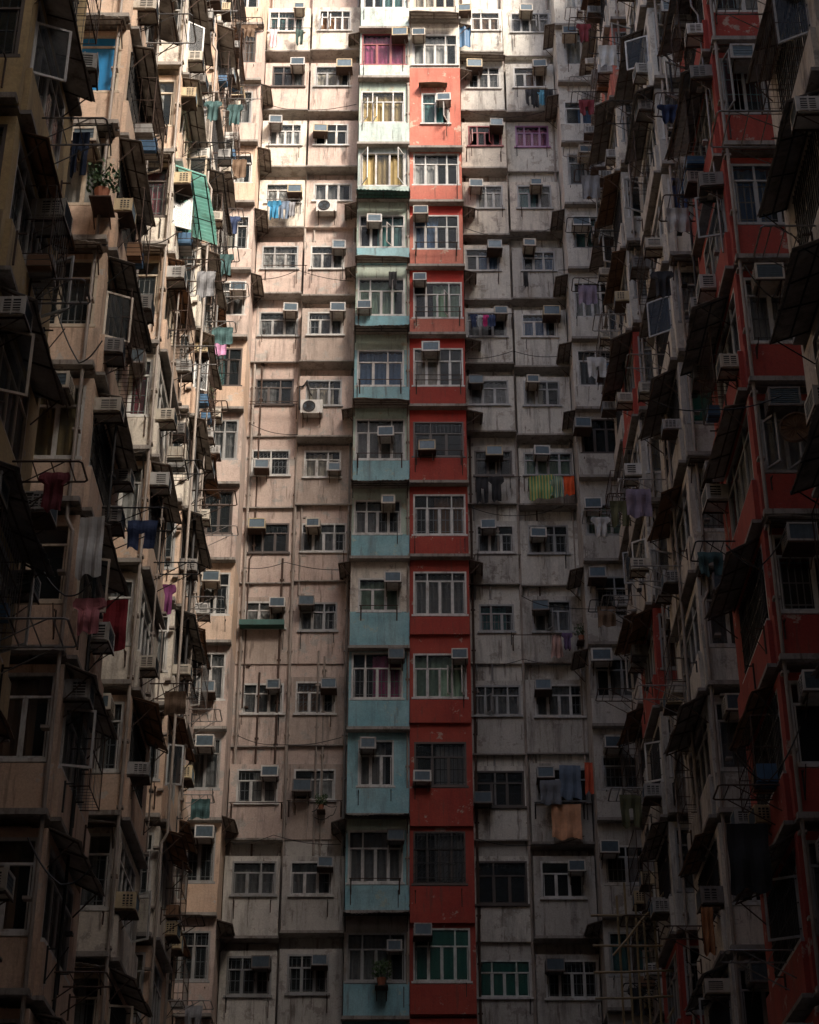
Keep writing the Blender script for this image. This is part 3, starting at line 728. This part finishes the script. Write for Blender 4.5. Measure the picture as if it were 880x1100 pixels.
def roofz(Y): return at(440,-45,Y)[1]+1.0  # roofs stepped just above the view to let sky light in
def zr(Y): return at(440,1135,Y)[1]-1.0, at(440,-25,Y+3)[1]-1.5
def S(key,b,sgn,Xin,Y0,L,zp,cols,phrase,opts,**k):
    lo,hi=zr(Y0); side_stack(key,b,sgn,Xin,Y0,L,zp,max(lo,2.9),hi,cols,1.9,phrase,opts,**k)
TH=51
S('A',WL,-1,-5.6,20.2,3.3,20.0,[('yellow','yellow')],'the ochre bay at far left',dict(frames=['tf','wf'],curt='fkw',front={1:dict(frame='df',curt='',grille='ik',n=2,trans=.35),2:dict(frame='df',curt='',grille='ik')},awp=.9,label='ochre painted bay stack',frontac=.1),awn=('dl','gl'),top_h=TH,acs=.95)
S('B',WL,-1,-5.6,27.45,3.2,20.4,[('peach','peach')],'the second bay from left',dict(frames=['tf','wf','tf'],curt='oyw ',front={2:dict(glass='bglass',frame='tf',n=1,trans=.2,curt='',grille='')},frontac=.35,awp=.95),awn=('dl','gl','gl'),top_h=TH,acs=.9)
S('C',WL,-1,-5.65,34.6,3.0,23.1,[('peach','peach'),('cream','cream')],'the third bay from left',dict(frames=['wf','wf','tf'],curt='rowk',front={3:dict(frame='df',curt='r',n=2)},aw={3:'tl'},awp=.8),awn=('gl','bl','gl'),top_h=TH,acs=.9)
S('D',WL,-1,-5.75,40.8,2.7,22.6,[('peach','peach'),('cream','peach')],'the fourth bay from left',dict(frames=['wf','gf'],curt='wkc '),awn=('bl','gl','dl'),top_h=TH)
S('D2',WL,-1,-6.15,45.9,2.4,21.9,[('pink','pink'),('peach','peach')],'the fifth bay from left',dict(frames=['wf','gf'],curt='wkc '),awn=('bl','gl'),top_h=TH+1,acs=.8)
S('RA',WR,1,6.2,20.8,3.3,18.6,[('cream','cream')],'the nearest bay at far right',dict(frames=['gf','wf'],awp=1),awn=('dx','dl','gl'),top_h=TH,acs=.9)
S('RB',WR,1,6.2,28.4,3.4,15.1,lambda j,z:([('red','grey'),('red','crim'),('white','grey')][j%3] if 18<z<24 else ('red','grey')) if z<31.5 else ('cream','cream'),'the nearest red bay at right',dict(frames=['gf','wf'],curt='kwb ',front={2:dict(frame='gf',openp=(0,),n=3,trans=0),5:dict(frame='gf',openp=(0,1),n=3)},aw={3:'dx',4:'dx'},label='deep red painted bay stack'),awn=('gl','dl'),top_h=TH,acs=.9)
S('RC',WR,1,6.2,35.5,3.6,12.3,[('cream','cream'),('white','white'),('grey','grey')],'the cream bay between red ones',dict(frames=['gf','wf'],curt='kwr ',front={5:dict(frame='gf',glass='gglass')}),awn=('gl','dl','bl'),top_h=TH,acs=.9)
S('RD',WR,1,6.05,41.3,2.8,14.5,lambda j,z:[('red','grey'),('grey','grey'),('white','grey')][j%3] if z<36 else [('salmon','cream'),('cream','cream')][j%2],'the far red bay at right',dict(frames=['gf','wf']),awn=('gl','bl','dl'),top_h=TH)
S('RD2',WR,1,6.35,46.2,2.3,14.0,[('white','cream'),('grey','cream')],'the farthest bay at right',dict(frames=['wf','gf']),awn=('bl','gl'),top_h=TH+1,acs=.8)

# corner columns E and L (face us, stand 1.5 m proud of the main facade)
def corner(key,b,sgn,rects,phrase,colf):
    Y0=50.5; Xin=5.37*sgn; Xo=7.25*sgn; fx0,fx1=min(Xin,Xo),max(Xin,Xo); bl=b.location; mb=MB(); rooms=MB(); prev=ZT
    infos=[]
    for i,(x0,x1,y0,y1,fr,cu,gr,ac,n,aw) in enumerate(rects):
        a=at(x0,y1,Y0);c_=at(x1,y0,Y0);wz0,wz1=a[1],c_[1]
        xm=(at(x0,(y0+y1)/2,Y0)[0],at(x1,(y0+y1)/2,Y0)[0])
        wx0,wx1=xm
        if sgn<0: wx1=min(wx1,Xin-.13); wx0=wx1-1.25
        else: wx0=max(wx0,Xin+.13); wx1=wx0+1.25
        infos.append((wx0,wx1,wz0,wz1,wz0-.95))
    for i,(wx0,wx1,wz0,wz1,zb) in enumerate(infos):
        zt=infos[i-1][4] if i else ZT
        col=colf(i)
        mb.M=Matrix.Translation((0,Y0,0)); panel(mb,fx0,fx1,zb,zt,wx0,wx1,wz0,wz1,.12,col,col,col)
        mb.box(fx0,fx1,-.14,0,zb+.02,wz0-.09,WX[col]); mb.box(fx0-.02,fx1+.02,-.24,0,zb-.07,zb+.02,WX['conc'])
        mb.M=Matrix.Identity(4)
        xs=(Xin-.12,Xin) if sgn<0 else (Xin,Xin+.12)
        mb.box(xs[0],xs[1],Y0+.12,52.1,zb,zt,WX[col])
        rooms.box(fx0+.13,fx1-.13,Y0+.95,Y0+1,zb,zt-.03); rooms.box(fx0+.13,fx1-.13,Y0+.14,Y0+.95,wz1+.06,wz1+.1)
    zb=infos[-1][4]; mb.box(fx0,fx1,Y0,Y0+.12,0,zb-.08,WX[colf(13)])
    bpart(b,'wall',mb,WMATS); bpart(b,'room_interior',rooms,M['darkin'])
    for i,(wx0,wx1,wz0,wz1,zb) in enumerate(infos):
        x0,x1,y0,y1,fr,cu,gr,ac,n,aw=rects[i]
        window(b,(wx0-bl[0],Y0+.03-bl[1],wz0),0,wx1-wx0,wz1-wz0,fr,n,.3,cu,'glass',gr,())
        where='on %s, %s'%(phrase,storey(i))
        if ac:
            x,z=at(ac[0],ac[1],Y0-.4); put_ac(ac[2],x,Y0-.14,z-.37,0,where)
        if aw:
            zz=wz1+.32
            if sgn<0: place(rnd.choice(AW['gs'][0]),(Xin+.005,Y0-.05,zz),R(90),AW['gs'][1]+' '+where,AWGROUP)
            else: place(rnd.choice(AW['gs'][0]),(Xin-.005,Y0+1.2,zz),R(-90),AW['gs'][1]+' '+where,AWGROUP)
E=[(248,279,-20,9,'wf','w','',None,3,0),(250,275,35,68,'df','o','i',None,3,0),(248,271,98,133,'gf','k','',(254,97,'c'),2,1),(248,271,166,197,'wf','w','',None,2,1),
 (242,271,232,268,'wf','c','i',None,3,1),(242,264,302,339,'wf','k','',(256,306,'w'),3,1),(235,262,374,415,'df','t','',None,3,0),(227,256,451,494,'gf','k','i',None,3,0),
 (223,250,528,574,'df','','ik',None,3,0),(219,250,615,661,'wf','w','ih',(227,616,'c'),3,0),(212,244,701,752,'wf','k','i',(222,734,'g'),3,0),(208,239,793,848,'gf','k','i',(221,792,'w'),3,0),
 (204,231,888,948,'gf','','ih',(220,889,'w'),3,1),(200,225,1000,1054,'gf','','i',None,3,1)]
Lc=[(606,632,-22,10,'gf','w','',None,3,0),(606,626,33,70,'wf','w','',(612,32,'c'),2,1),(606,626,109,134,'wf','b','',None,2,1),(610,625,165,199,'gf','k','',(628,160,'c'),2,0),
 (616,640,233,267,'gf','t','',(624,236,'w'),3,1),(616,650,303,341,'wf','w','',None,4,1),(619,647,376,415,'wf','k','ih',None,2,1),(619,657,450,487,'df','','ik',(625,452,'g'),3,1),
 (629,666,541,575,'gf','g','',(637,538,'w'),3,0),(639,671,619,663,'gf','','ih',(641,612,'g'),2,1),(639,674,707,749,'gf','k','',(646,700,'w'),3,1),(647,673,812,848,'gf','','i',(658,793,'w'),2,0),
 (645,674,908,950,'wf','','ih',(654,905,'w'),2,0),(654,680,1001,1048,'gf','t','',None,2,1)]
corner('E',BL,-1,E,'the left corner column',lambda i:'pink' if i%3 else 'peach')
corner('L',BR,1,Lc,'the right corner column',lambda i:'white' if i<7 else 'grey')
# side awnings of the projecting turquoise and red columns
for (i,) in ((1,),(4,),(5,),(7,),(9,),(12,)):
    p,Y,wx0,wx1,wz0,wz1,zb=INFO['H'][i]; place(rnd.choice(AW['gs'][0]),(-1.835-.0,Y+1.0-.02,INFO['H'][i-1][6]-.02),R(-90),'short grey awning left of the turquoise column, '+storey(i),AWGROUP,(.8,1,1))
for (i,) in ((1,),(2,),(4,),(5,),(6,),(7,),(9,)):
    p,Y,wx0,wx1,wz0,wz1,zb=INFO['I'][i]; place(rnd.choice(AW['gs'][0]),(1.855,Y-.0,INFO['I'][i-1][6]-.02),R(90),'short grey awning right of the red column, '+storey(i),AWGROUP,(.8,1.2,1))

# ------------------------------------------------------------------ masses of the blocks
def mass(b,x0,x1,y0,y1,z1,col,name='wall'):
    m=MB(); m.box(x0,x1,y0,y1,0,z1,WX[col]); bpart(b,name,m,WMATS)
    r=MB(); r.box(x0-.1,x1+.1,y0,y1,z1,z1+.25); r.box(x0-.1,x1+.1,y0,y0+.2,z1+.25,z1+1.1)
    bpart(b,'roof',r,M['conc'])
mass(BL,-14,0,52.85,60,roofz(51.5),'pink2'); mass(BR,0,14,52.85,60,roofz(51.5),'grey')
def wing_mass(b,segs,xa,xb,cols,shade_z):  # unseen roof heights and near stretches shaped to shade the courtyard
    m=MB(); r=MB()
    for i,(y0,y1) in enumerate(segs):
        z=max(roofz(min(y1,51)), shade_z[i] if i<len(shade_z) else 0)
        m.box(xa,xb,y0,y1,0,z,WX[cols[i%len(cols)]])
        r.box(xa-.1,xb+.1,y0,y1-.01,z,z+.2)
    bpart(b,'wall',m,WMATS); bpart(b,'roof',r,M['conc'])
wing_mass(WL,[(-13.8,20),(20,23.6),(23.6,27.4),(27.4,30.8),(30.8,34.5),(34.5,37.7),(37.7,40.7),(40.7,43.6),(43.6,52.8)],-13,-7.5,['yellow','yellow','peach'],[38,32])
wing_mass(WR,[(-13.8,20.7),(20.7,24.2),(24.2,28.3),(28.3,31.9),(31.9,35.4),(35.4,39.2),(39.2,44.2),(44.2,52.8)],8.1,13.5,['cream'],[45,43,44,48,54,56,51])
# drain pipes
def pipe(b,x,y,z0,z1,mat='pvc',r=.055,jog=True):
    m=MB(); pts=[(x,y,z0)]; z=z0
    while z<z1-4:
        z+=rnd.uniform(4,7); 
        if z>z1: break
        if jog and rnd.random()<.25: pts+=[(x,y,z),(x+rnd.choice([-.12,.12]),y,z+.25)]; x=pts[-1][0]
        else: pts.append((x,y,z))
    pts.append((x,y,z1)); m.tube(pts,r,n=8)
    zz=z0
    while zz<z1: m.box(x-r-.03,x+r+.03,y-.02,y+.12,zz,zz+.05); zz+=1.4
    bpart(b,'drainpipe',m,M[mat])
pipe(BL,-3.69,YB-.08,0,ZT,'pvc',.05,False); pipe(BL,-5.22,YB-.08,0,ZT,'pvc',.05,False); pipe(BL,-1.95,YB-.10,0,ZT,'steel',.045,False)
pipe(BR,3.50,YB-.08,0,ZT,'pvc',.055,False); pipe(BR,1.98,YB-.1,0,ZT,'rust',.04,False); pipe(BR,5.25,YB-.08,0,ZT,'pvc',.05,False)
pipe(BL,-.0-.06,50.95,0,ZT,'pvc',.03,False)
for sg,b,X,Ys in((-1,WL,-5.75,(23.62,30.8,37.7,43.6)),(1,WR,6.35,(24.2,31.9,39.2,44.2))):
    for y in Ys:
        pipe(b,X,y+.12,0,roofz(y),'pvc',.055,False); pipe(b,X-sg*-.2,y+.12,0,roofz(y),'rust',.035,False)

for k,(b,x0,x1) in enumerate(((BL,-5.2,-3.8),(BL,-3.6,-1.95),(BR,1.95,3.4),(BR,3.6,5.2))):
    for q in range(3):
        x=rnd.uniform(x0,x1) if q else x0+.06*q+.12; za=rnd.uniform(8,34); pipe(b,x,YB-.05,za,za+rnd.uniform(8,18),rnd.choice(['rust','pvc','steel']),rnd.uniform(.015,.035),True)
for sg,b,X in((-1,WL,-5.6),(1,WR,6.2)):
    for y,L in ((27.45,3.2),(34.6,3.0),(40.8,2.7)) if sg<0 else ((28.4,3.4),(35.5,3.6),(41.3,2.8)):
        for q in range(2):
            yy=y+rnd.uniform(.05,L); za=rnd.uniform(6,25); pipe(b,X+(.13 if sg<0 else -.13),yy,za,min(roofz(y),za+rnd.uniform(8,20)),rnd.choice(['rust','pvc','steel','black']),rnd.uniform(.015,.04),True)
        pipe(b,X+sg*.07,y-.16,5,roofz(y)-.5,'pvc',.035,True)
# ------------------------------------------------------------------ rails, washing, plants placed from the photo
def cl(px,py,Y): x,z=at(px,py,Y); return x,z
def railpx(x0,x1,y,Y,label,up=0,mat='rust'):
    a=cl(x0,y,Y-.35);b_=cl(x1,y,Y-.35); rail(a[0],Y,a[1],b_[0]-a[0],0,label,mat,up,.35)
railpx(289,335,30,YB-.45,'thin rail with washing, outer pink column, top visible storey')
railpx(286,324,214,YB-.45,'rail with blue washing, outer pink column, fourth storey down',.0,'steel')
railpx(283,330,285,YB-.30,'long thin rail, outer pink column, fifth storey down')
railpx(268,320,434,YB-.02,'low rusty rail under the brown framed window of the outer pink column',.1)
railpx(246,304,862,YB-.35,'long rusty rail, outer pink column, twelfth storey down')
railpx(308,368,860,YB-.04,'black rail with a wire, inner pink column, twelfth storey down')
railpx(565,600,96,YB-.45,'rail with black and blue washing, outer white column, second storey down')
railpx(500,540,158,YB-.45,'bent rail, inner white column, third storey down')
railpx(505,552,337,YB-.42,'rail with small coloured clothes, inner white column, sixth storey down')
railpx(510,560,512,YB-.15,'rail with black clothes, inner white column, eighth storey down')
railpx(562,618,511,YB-.40,'rail with striped towels, outer white column, eighth storey down',0,'steel')
railpx(508,560,596,YB-.1,'thin rail, inner white column, ninth storey down')
railpx(550,614,682,YB-.22,'long rail, outer white column, tenth storey down')
railpx(574,630,862,YB-.52,'rail holding an orange sheet, outer white column, twelfth storey down',0,'black')
def hang(kind,px,py,Y,w,h,name,col,label,stripe=None):
    x,z=cl(px,py,Y); return garment(kind,x,Y,z,rnd.uniform(-.15,.15),w,h,fabric(name,col,stripe),label)
y0=YB-.8
hang('towel',294,31,y0,.28,.95,'pale_pink_cloth',(.6,.45,.48),'pale pink towel on the rail at upper left of the facing block')
hang('trousers',322,32,y0,.30,.75,'dark_green_cloth',(.03,.06,.05),'dark trousers on the rail at upper left of the facing block')
hang('shirt',295,216,y0,.50,.75,'bright_blue_cloth',(.03,.20,.36),'bright blue shirt hanging on the outer pink column')
hang('trousers',306,216,y0,.40,.80,'slate_cloth',(.12,.16,.22),'slate trousers beside the bright blue shirt')
hang('towel',314,217,y0,.22,.65,'grey_cloth',(.25,.25,.26),'narrow grey towel right of the slate trousers')
for k,(px,nm,cc,kd) in enumerate([(569,'charcoal',(.03,.03,.035),'trousers'),(575,'black',(.015,.015,.018),'shirt'),(582,'sky_blue',(.10,.30,.42),'shirt'),(589,'black',(.015,.015,.018),'trousers')]):
    hang(kd,px,96,y0,.34,.75+.1*(k%2),nm+'_cloth',cc,'%s %s, %s of the dark washing on the outer white column'%(nm.replace('_',' '),kd,['leftmost','second','third','rightmost'][k]))
for k,(px,nm,cc,kd) in enumerate([(509,'navy',(.03,.05,.12),'shirt'),(515,'pale_grey',(.4,.42,.42),'shirt'),(521,'magenta',(.5,.03,.18),'shirt'),(528,'navy',(.03,.05,.12),'towel')]):
    hang(kd,px,338,y0,.26,.5,nm+'_cloth',cc,'small %s %s, %s on the rail of the inner white column'%(nm.replace('_',' '),kd,['first','second','third','last'][k]))
hang('towel',564.5,292,y0,.16,.65,'black_cloth',(.02,.02,.022),'thin dark cloth hanging below blue curtained window, outer white column')
hang('trousers',518,512,YB-.5,.42,1.0,'black_cloth',(.02,.02,.022),'black trousers, left of two under the black window')
hang('shirt',533,512,YB-.5,.5,.9,'black_cloth',(.02,.02,.022),'black shirt, right of two under the black window')
hang('towel',581,511,YB-.75,.78,.85,'striped_green_cloth',(.10,.30,.14),'green and yellow striped towel on the outer white column',((.42,.38,.12),'X',3.2))
hang('towel',597,511,YB-.78,.42,.80,'striped_teal_cloth',(.12,.26,.22),'teal striped towel beside the green and yellow one',((.35,.36,.2),'X',4.5))
hang('towel',611,511,YB-.74,.34,.72,'bright_orange_cloth',(.72,.10,.02),'bright orange towel at the end of the striped towels')
hang('dress',598,682,YB-.57,.40,.75,'rose_beige_cloth',(.42,.26,.22),'rose beige dress on the outer white column')
hang('shirt',609,680,YB-.57,.34,.55,'violet_cloth',(.14,.09,.18),'small violet shirt next to the rose beige dress')
hang('towel',612,822,YB-1.0,.62,1.05,'slate_cloth',(.12,.16,.22),'wide slate sheet covering the outer white column window')
hang('towel',591,838,YB-1.0,.60,.75,'dim_grey_cloth',(.16,.17,.19),'dim grey sheet left of the slate sheet')
hang('towel',634,819,YB-1.0,.34,.95,'orange_red_cloth',(.52,.09,.04),'orange red cloth right of the slate sheet')
hang('towel',608,864,YB-.9,.85,1.05,'peach_cloth',(.62,.32,.18),'large peach coloured sheet hanging low on the outer white column')
hang('trousers',422,292,YB-1.4,.28,.70,'black_cloth',(.02,.02,.022),'black trousers in front of the turquoise column window')
# left wing washing
hang('shirt',97,643,27.0,.55,.62,'rose_cloth',(.50,.18,.20),'faded pink shirt hanging low on the left side')
hang('towel',122,645,30.4,.55,1.0,'dark_red_cloth',(.30,.02,.03),'dark red patterned cloth beside the faded pink shirt')
hang('towel',100,556,27.0,.42,1.1,'white_cloth',(.6,.6,.58),'long white sheet hanging above the faded pink shirt')
hang('towel',166,400,36.5,.30,1.6,'emerald_cloth',(.02,.26,.13),'long emerald green net hanging on the left side')
hang('trousers',88,143,23.0,.28,.85,'deep_navy_cloth',(.015,.03,.07),'deep navy trousers hanging between the left bays')
hang('towel',185,40,39.5,.16,1.3,'red_cloth',(.5,.03,.03),'narrow red cloth high on the left side')
hang('towel',176,352,37.0,.50,.60,'white_cloth',(.6,.6,.58),'small white towel on a rack at mid left')
hang('shirt',131,312,31.0,.40,.45,'dusty_pink_cloth',(.50,.32,.32),'dusty pink shirt below an awning at mid left')
hang('towel',237,360,46.5,.40,.75,'lilac_cloth',(.55,.28,.45),'lilac cloth hanging beside the corner column')
hang('towel',161,578,37.2,.35,.6,'zebra_cloth',(.6,.6,.6),'black and white striped cloth on the left side',((.02,.02,.02),'Z',6))
hang('shirt',180,628,38.0,.42,.75,'purple_cloth',(.22,.05,.16),'purple shirt hanging low on the left side')
# right wing washing
hang('shirt',743,152,33.2,.55,.75,'black_cloth',(.02,.02,.022),'large black shirt hanging from a hanger on the right side')
hang('trousers',729,192,33.6,.35,.95,'navy_cloth',(.03,.05,.12),'navy trousers below the large black shirt')
hang('shirt',733,226,33.8,.35,.5,'red_floral_cloth',(.42,.03,.04),'red and white shirt below the navy trousers',((.6,.5,.5),'DIAGONAL',2))
hang('shirt',711,291,34.8,.55,.75,'black_cloth',(.02,.02,.022),'black jacket hanging at mid right')
hang('towel',802,885,28.0,.65,1.1,'black_cloth',(.02,.02,.022),'big black cloth hanging low at right')
hang('towel',870,325,24.2,.40,1.0,'dark_red_cloth',(.30,.02,.03),'dark red cloth at the right edge')
hang('towel',759,975,34.8,.22,.9,'orange_cloth',(.42,.18,.07),'narrow orange cloth low at right')
x,z=cl(111,206,27.0); plant(x,26.9,z-.3,'bushy green plant in a pot outside a left window',1.0)
x,z=cl(645,398,49.5); plant(x,49.4,z-.2,'bright green small plant beside the right corner column',.5)
x,z=cl(222,430,45.2); plant(x,45.2,z-.2,'leafy potted plant beside the left corner column',.8)
x,z=cl(345,866,YB-.4); plant(x,YB-.35,z-.1,'small pot plant on the inner pink column',.6)
x,z=cl(625,684,YB-.6); plant(x,YB-.5,z-.1,'small pot plant at the end of the long rail',.7)
x,z=cl(410,1052,50.6); plant(x,50.55,z-.2,'wide pot plant at the foot of the turquoise column',.9)
# round wicker tray at the right edge
x,z=cl(855,459,23.6); e=empty('wicker_tray',(x,23.6,z),R(-18),'round brown wicker tray hung up at the right edge','tray')
t=MB(); t.disc((0,0,0),.0,.235,0,.012,28); part('base',t,M['wicker'],e)
t=MB(); t.disc((0,0,0),.225,.25,-.04,.03,28); part('rim',t,M['sheetb'],e)
t=MB()
for k in range(9): 
    q=k*math.pi/9; t.tube([(.22*math.cos(q),-.008,.22*math.sin(q)),(-.22*math.cos(q),-.008,-.22*math.sin(q))],.006,n=4)
part('spokes',t,M['sheetb'],e)
# green ledge box
x,z=cl(258,672,YB); x1,_=cl(306,672,YB); e=empty('planter',((x+x1)/2,YB-.12,z-.05),0,'dark green shallow planter box under a pink column window','planter')
t=MB(); w=(x1-x)/2; t.box(-w,w,-.30,-.28,-.12,.06); t.box(-w,w,-.02,0,-.12,.06); t.box(-w,-w+.02,-.28,-.02,-.12,.06); t.box(w-.02,w,-.28,-.02,-.12,.06); t.box(-w+.02,w-.02,-.28,-.02,-.12,-.10)
part('box',t,M['sheetk'],e); t=MB(); t.box(-w+.03,w-.03,-.27,-.03,-.09,.0); part('soil',t,M['rust'],e)
# bamboo scaffold, lower right
Ysc=43.0; x,z=cl(700,1095,Ysc); e=empty('bamboo_scaffold',(x,Ysc,0),0,'bamboo scaffold poles against the lower right corner','scaffold')
def pole(p,q,r=.035):
    t=MB(); a,b_=Vector(p),Vector(q); n=8; t.tube([a.lerp(b_,k/n)+Vector((rnd.uniform(-.015,.015),0,rnd.uniform(-.01,.01))) for k in range(n+1)],r,n=6); part('pole',t,M['bamboo'],e)
zt=cl(700,962,Ysc)[1]
for k,dx in enumerate((-.62,-.42,-.25,.0,.30)): pole((dx,rnd.uniform(-.1,.1),0),(dx+rnd.uniform(-.08,.08),rnd.uniform(-.1,.1),zt+rnd.uniform(-.6,.6)),.03)
for py in(986,1018,1047,1075): zz=cl(700,py,Ysc)[1]; pole((-1.3,-.15,zz),(1.6,-.15,zz+rnd.uniform(-.1,.1)),.028)
a=cl(658,1030,Ysc); b_=cl(716,958,Ysc); pole((a[0]-x,-.25,a[1]),(b_[0]-x,-.25,b_[1]),.032)
a=cl(716,1098,Ysc); b_=cl(752,1030,Ysc); pole((a[0]-x,-.25,a[1]),(b_[0]-x,-.25,b_[1]),.032)
# blue tarpaulin strip beside the top of the red column
x,z=cl(499,36,YB-.9); t=MB(); K=8
for i in range(K):
    for s in(-1,1):
        P=lambda j,zz:(-.22+.44*j/K,.05*math.sin(j*1.1)+s*.006,zz)
        t.quad([P(i,-.35),P(i+1,-.35),P(i+1,.65),P(i,.65)] if s>0 else [P(i,-.35),P(i,.65),P(i+1,.65),P(i+1,-.35)])
o=bpy.data.objects.new('tarpaulin',t.mesh('tarpaulin',M['sheetbl'])); o.location=(x,YB-.9,z-.3); link(o); o['label']='blue tarpaulin strip hanging right of the red column top'; o['category']='tarpaulin'

# cables sagging along the blocks
def cable(pts,Y,label,r=.012,mat='black'):
    m=MB(); P=[]
    for px,py in pts: x,z=cl(px,py,Y); P.append((x,Y,z))
    Q=[]
    for a,b_ in zip(P,P[1:]):
        for k in range(8):
            t=k/8; Q.append((a[0]+(b_[0]-a[0])*t,Y,a[2]+(b_[2]-a[2])*t-.10*math.sin(math.pi*t)))
    Q.append(P[-1]); m.tube(Q,r,n=5)
    o=bpy.data.objects.new('cable',m.mesh('cable',M[mat])); link(o); o['label']=label; o['category']='cable'
cable([(322,440),(322,415),(330,409),(335,425)],YB-.5,'black hose looping around the fan unit on the pink column',.03)
cable([(335,872),(345,860),(362,866),(355,876),(338,878)],YB-.45,'tangled black cable under the inner pink column window')
cable([(600,290),(660,282),(700,290)],48.5,'thin cable crossing near the right corner')
cable([(560,640),(600,652),(680,650)],50.0,'low cable across the outer white column')
cable([(700,430),(760,440),(840,425)],27.2,'black cable slung between the right bays')
for k,(px,py,dx,dy,Y,w_) in enumerate([(283,110,100,8,51.3,'second'),(281,300,98,-10,51.3,'fifth'),(268,455,108,12,51.6,'seventh'),(262,610,112,-6,51.7,'ninth'),(255,790,112,10,51.7,'eleventh'),(246,905,120,-8,51.5,'twelfth')]):
    cable([(px,py),(px+dx*.4,py+dy),(px+dx,py+2)],Y,'thin sagging cable across both pink columns, %s storey down'%w_,.011)
for k,(px,py,dx,dy,Y,w_) in enumerate([(500,118,95,8,51.3,'second'),(500,245,98,10,51.2,'fourth'),(503,385,96,-8,51.3,'sixth'),(506,545,100,9,51.5,'eighth'),(508,715,110,-7,51.5,'tenth'),(510,900,118,8,51.3,'twelfth')]):
    cable([(px,py),(px+dx*.5,py+dy),(px+dx,py-2)],Y,'thin sagging cable across both white columns, %s storey down'%w_,.011)
for k,(px,py,dx,dy,Y,w_) in enumerate([(60,330,50,60,26.9,'highest'),(40,600,60,40,26.9,'middle'),(30,900,70,50,26.9,'lowest')]):
    cable([(px,py),(px+dx*.5,py+dy),(px+dx,py+dy*.6)],Y,'cable looping below the second left bay, %s of three'%w_,.014)
for k,(px,py,dx,dy,Y,w_) in enumerate([(860,250,-60,70,28.0,'highest'),(850,560,-70,50,28.0,'middle'),(860,780,-70,60,28.0,'lowest')]):
    cable([(px,py),(px+dx*.5,py+dy),(px+dx,py+dy*.5)],Y,'cable looping past the near red bay, %s of three'%w_,.014)
cable([(120,250),(160,262),(190,250)],34.0,'thin cable between the left bays')

# ------------------------------------------------------------------ shade blocks added behind and above the viewer, ground
BB=building('apartment_building',(0,-19,0),'plain lower block closing the courtyard behind the viewer')  # out of view, added to block sun and sky
TZ=74
t=MB(); t.box(-24,24,-24,-14,0,TZ,WX['cream'])
for k in range(1,25): t.box(-24.05,24.05,-14,-13.85,k*2.9,k*2.9+.12,WX['conc'])
bpart(BB,'wall',t,WMATS)
t=MB(); t.box(-24,24,-24,-14,TZ,TZ+.3); bpart(BB,'roof',t,M['conc'])
for k in range(4,24,2):
    for j in range(-2,3): 
        t=MB(); t.box(j*6-1.1,j*6+1.1,-13.99,-13.94,k*2.9+1,k*2.9+2.3); bpart(BB,'window',t,M['glass'])
t=MB(); BZ=(17.5,26); t.box(-7.4,8.0,-13.7,12.6,BZ[0],BZ[1],WX['grey'])  # unseen overhead block added to darken the lower near walls
for k in range(1,3): t.box(-7.4,8.0,12.6,12.75,BZ[0]+k*2.9,BZ[0]+k*2.9+.12,WX['conc'])
bpart(BB,'shade_block',t,WMATS); t=MB(); t.box(-7.4,8.0,-13.7,12.5,BZ[1],BZ[1]+.3); bpart(BB,'roof',t,M['conc'])
def struct(name,mb,mat):
    o=bpy.data.objects.new(name,mb.mesh(name,mat)); link(o); o['kind']='structure'; return o
t=MB(); t.quad([(-600,-600,0),(600,-600,0),(600,600,0),(-600,600,0)]); struct('ground',t,M['asphalt'])
t=MB(); t.box(-7.4,7.9,5.9,50.4,.004,.12); struct('courtyard_pavement',t,M['conc'])

# ------------------------------------------------------------------ tidy up: unused prototypes away, labels checked
for p in sum(ACS.values(),[])+[SPLIT]+sum([a for a,_ in AW.values()],[]):
    if p['_used']==0:
        for c in kids(p): bpy.data.objects.remove(c)
        bpy.data.objects.remove(p)
    else: del p['_used']
seen={}
for o in bpy.data.objects:
    if o.parent is None and 'label' in o:
        l=o['label']; n=len(l.split())
        if n>16 or n<4: print('LABEL LENGTH',n,l)
        seen.setdefault(l,[]).append(o.name)
for l,v in seen.items():
    if len(v)>1: print('DUP',len(v),l)
print('objects',len(bpy.data.objects))

# ------------------------------------------------------------------ camera, light
cam=bpy.data.cameras.new('camera'); co=bpy.data.objects.new('camera',cam); link(co)
co.location=(0,0,CAMZ); co.rotation_euler=(R(90)+PITCH,0,0)
cam.sensor_fit='VERTICAL'; cam.sensor_height=36; cam.lens=36*FPX/1100; cam.clip_end=2000; cam.clip_start=.1
scene.camera=co
SE,SA=R(42),R(38)       # sun elevation; azimuth to the right of straight behind the viewer
w=bpy.data.worlds.new('World'); scene.world=w; w.use_nodes=True
nt=w.node_tree; sky=nt.nodes.new('ShaderNodeTexSky'); sky.sky_type='NISHITA'; sky.sun_disc=False
d=Vector((math.sin(SA)*math.cos(SE),-math.cos(SA)*math.cos(SE),math.sin(SE)))   # towards the sun
sky.sun_elevation=SE; sky.sun_rotation=math.atan2(d.x,d.y); sky.air_density=.7; sky.dust_density=4; sky.ozone_density=.6
bg=nt.nodes['Background']; bg.inputs[1].default_value=0.15; nt.links.new(sky.outputs[0],bg.inputs[0])
sl=bpy.data.lights.new('sun','SUN'); sl.energy=3.6; sl.angle=R(17); sl.color=(1,.90,.78)
so=bpy.data.objects.new('sun',sl); link(so); so.rotation_euler=(-d).to_track_quat('-Z','Y').to_euler()
vs=scene.view_settings; vs.view_transform='Standard'; vs.look='None'; vs.gamma=1; vs.use_curve_mapping=False; vs.exposure=1.1
scene.render.resolution_x=819; scene.render.resolution_y=1024
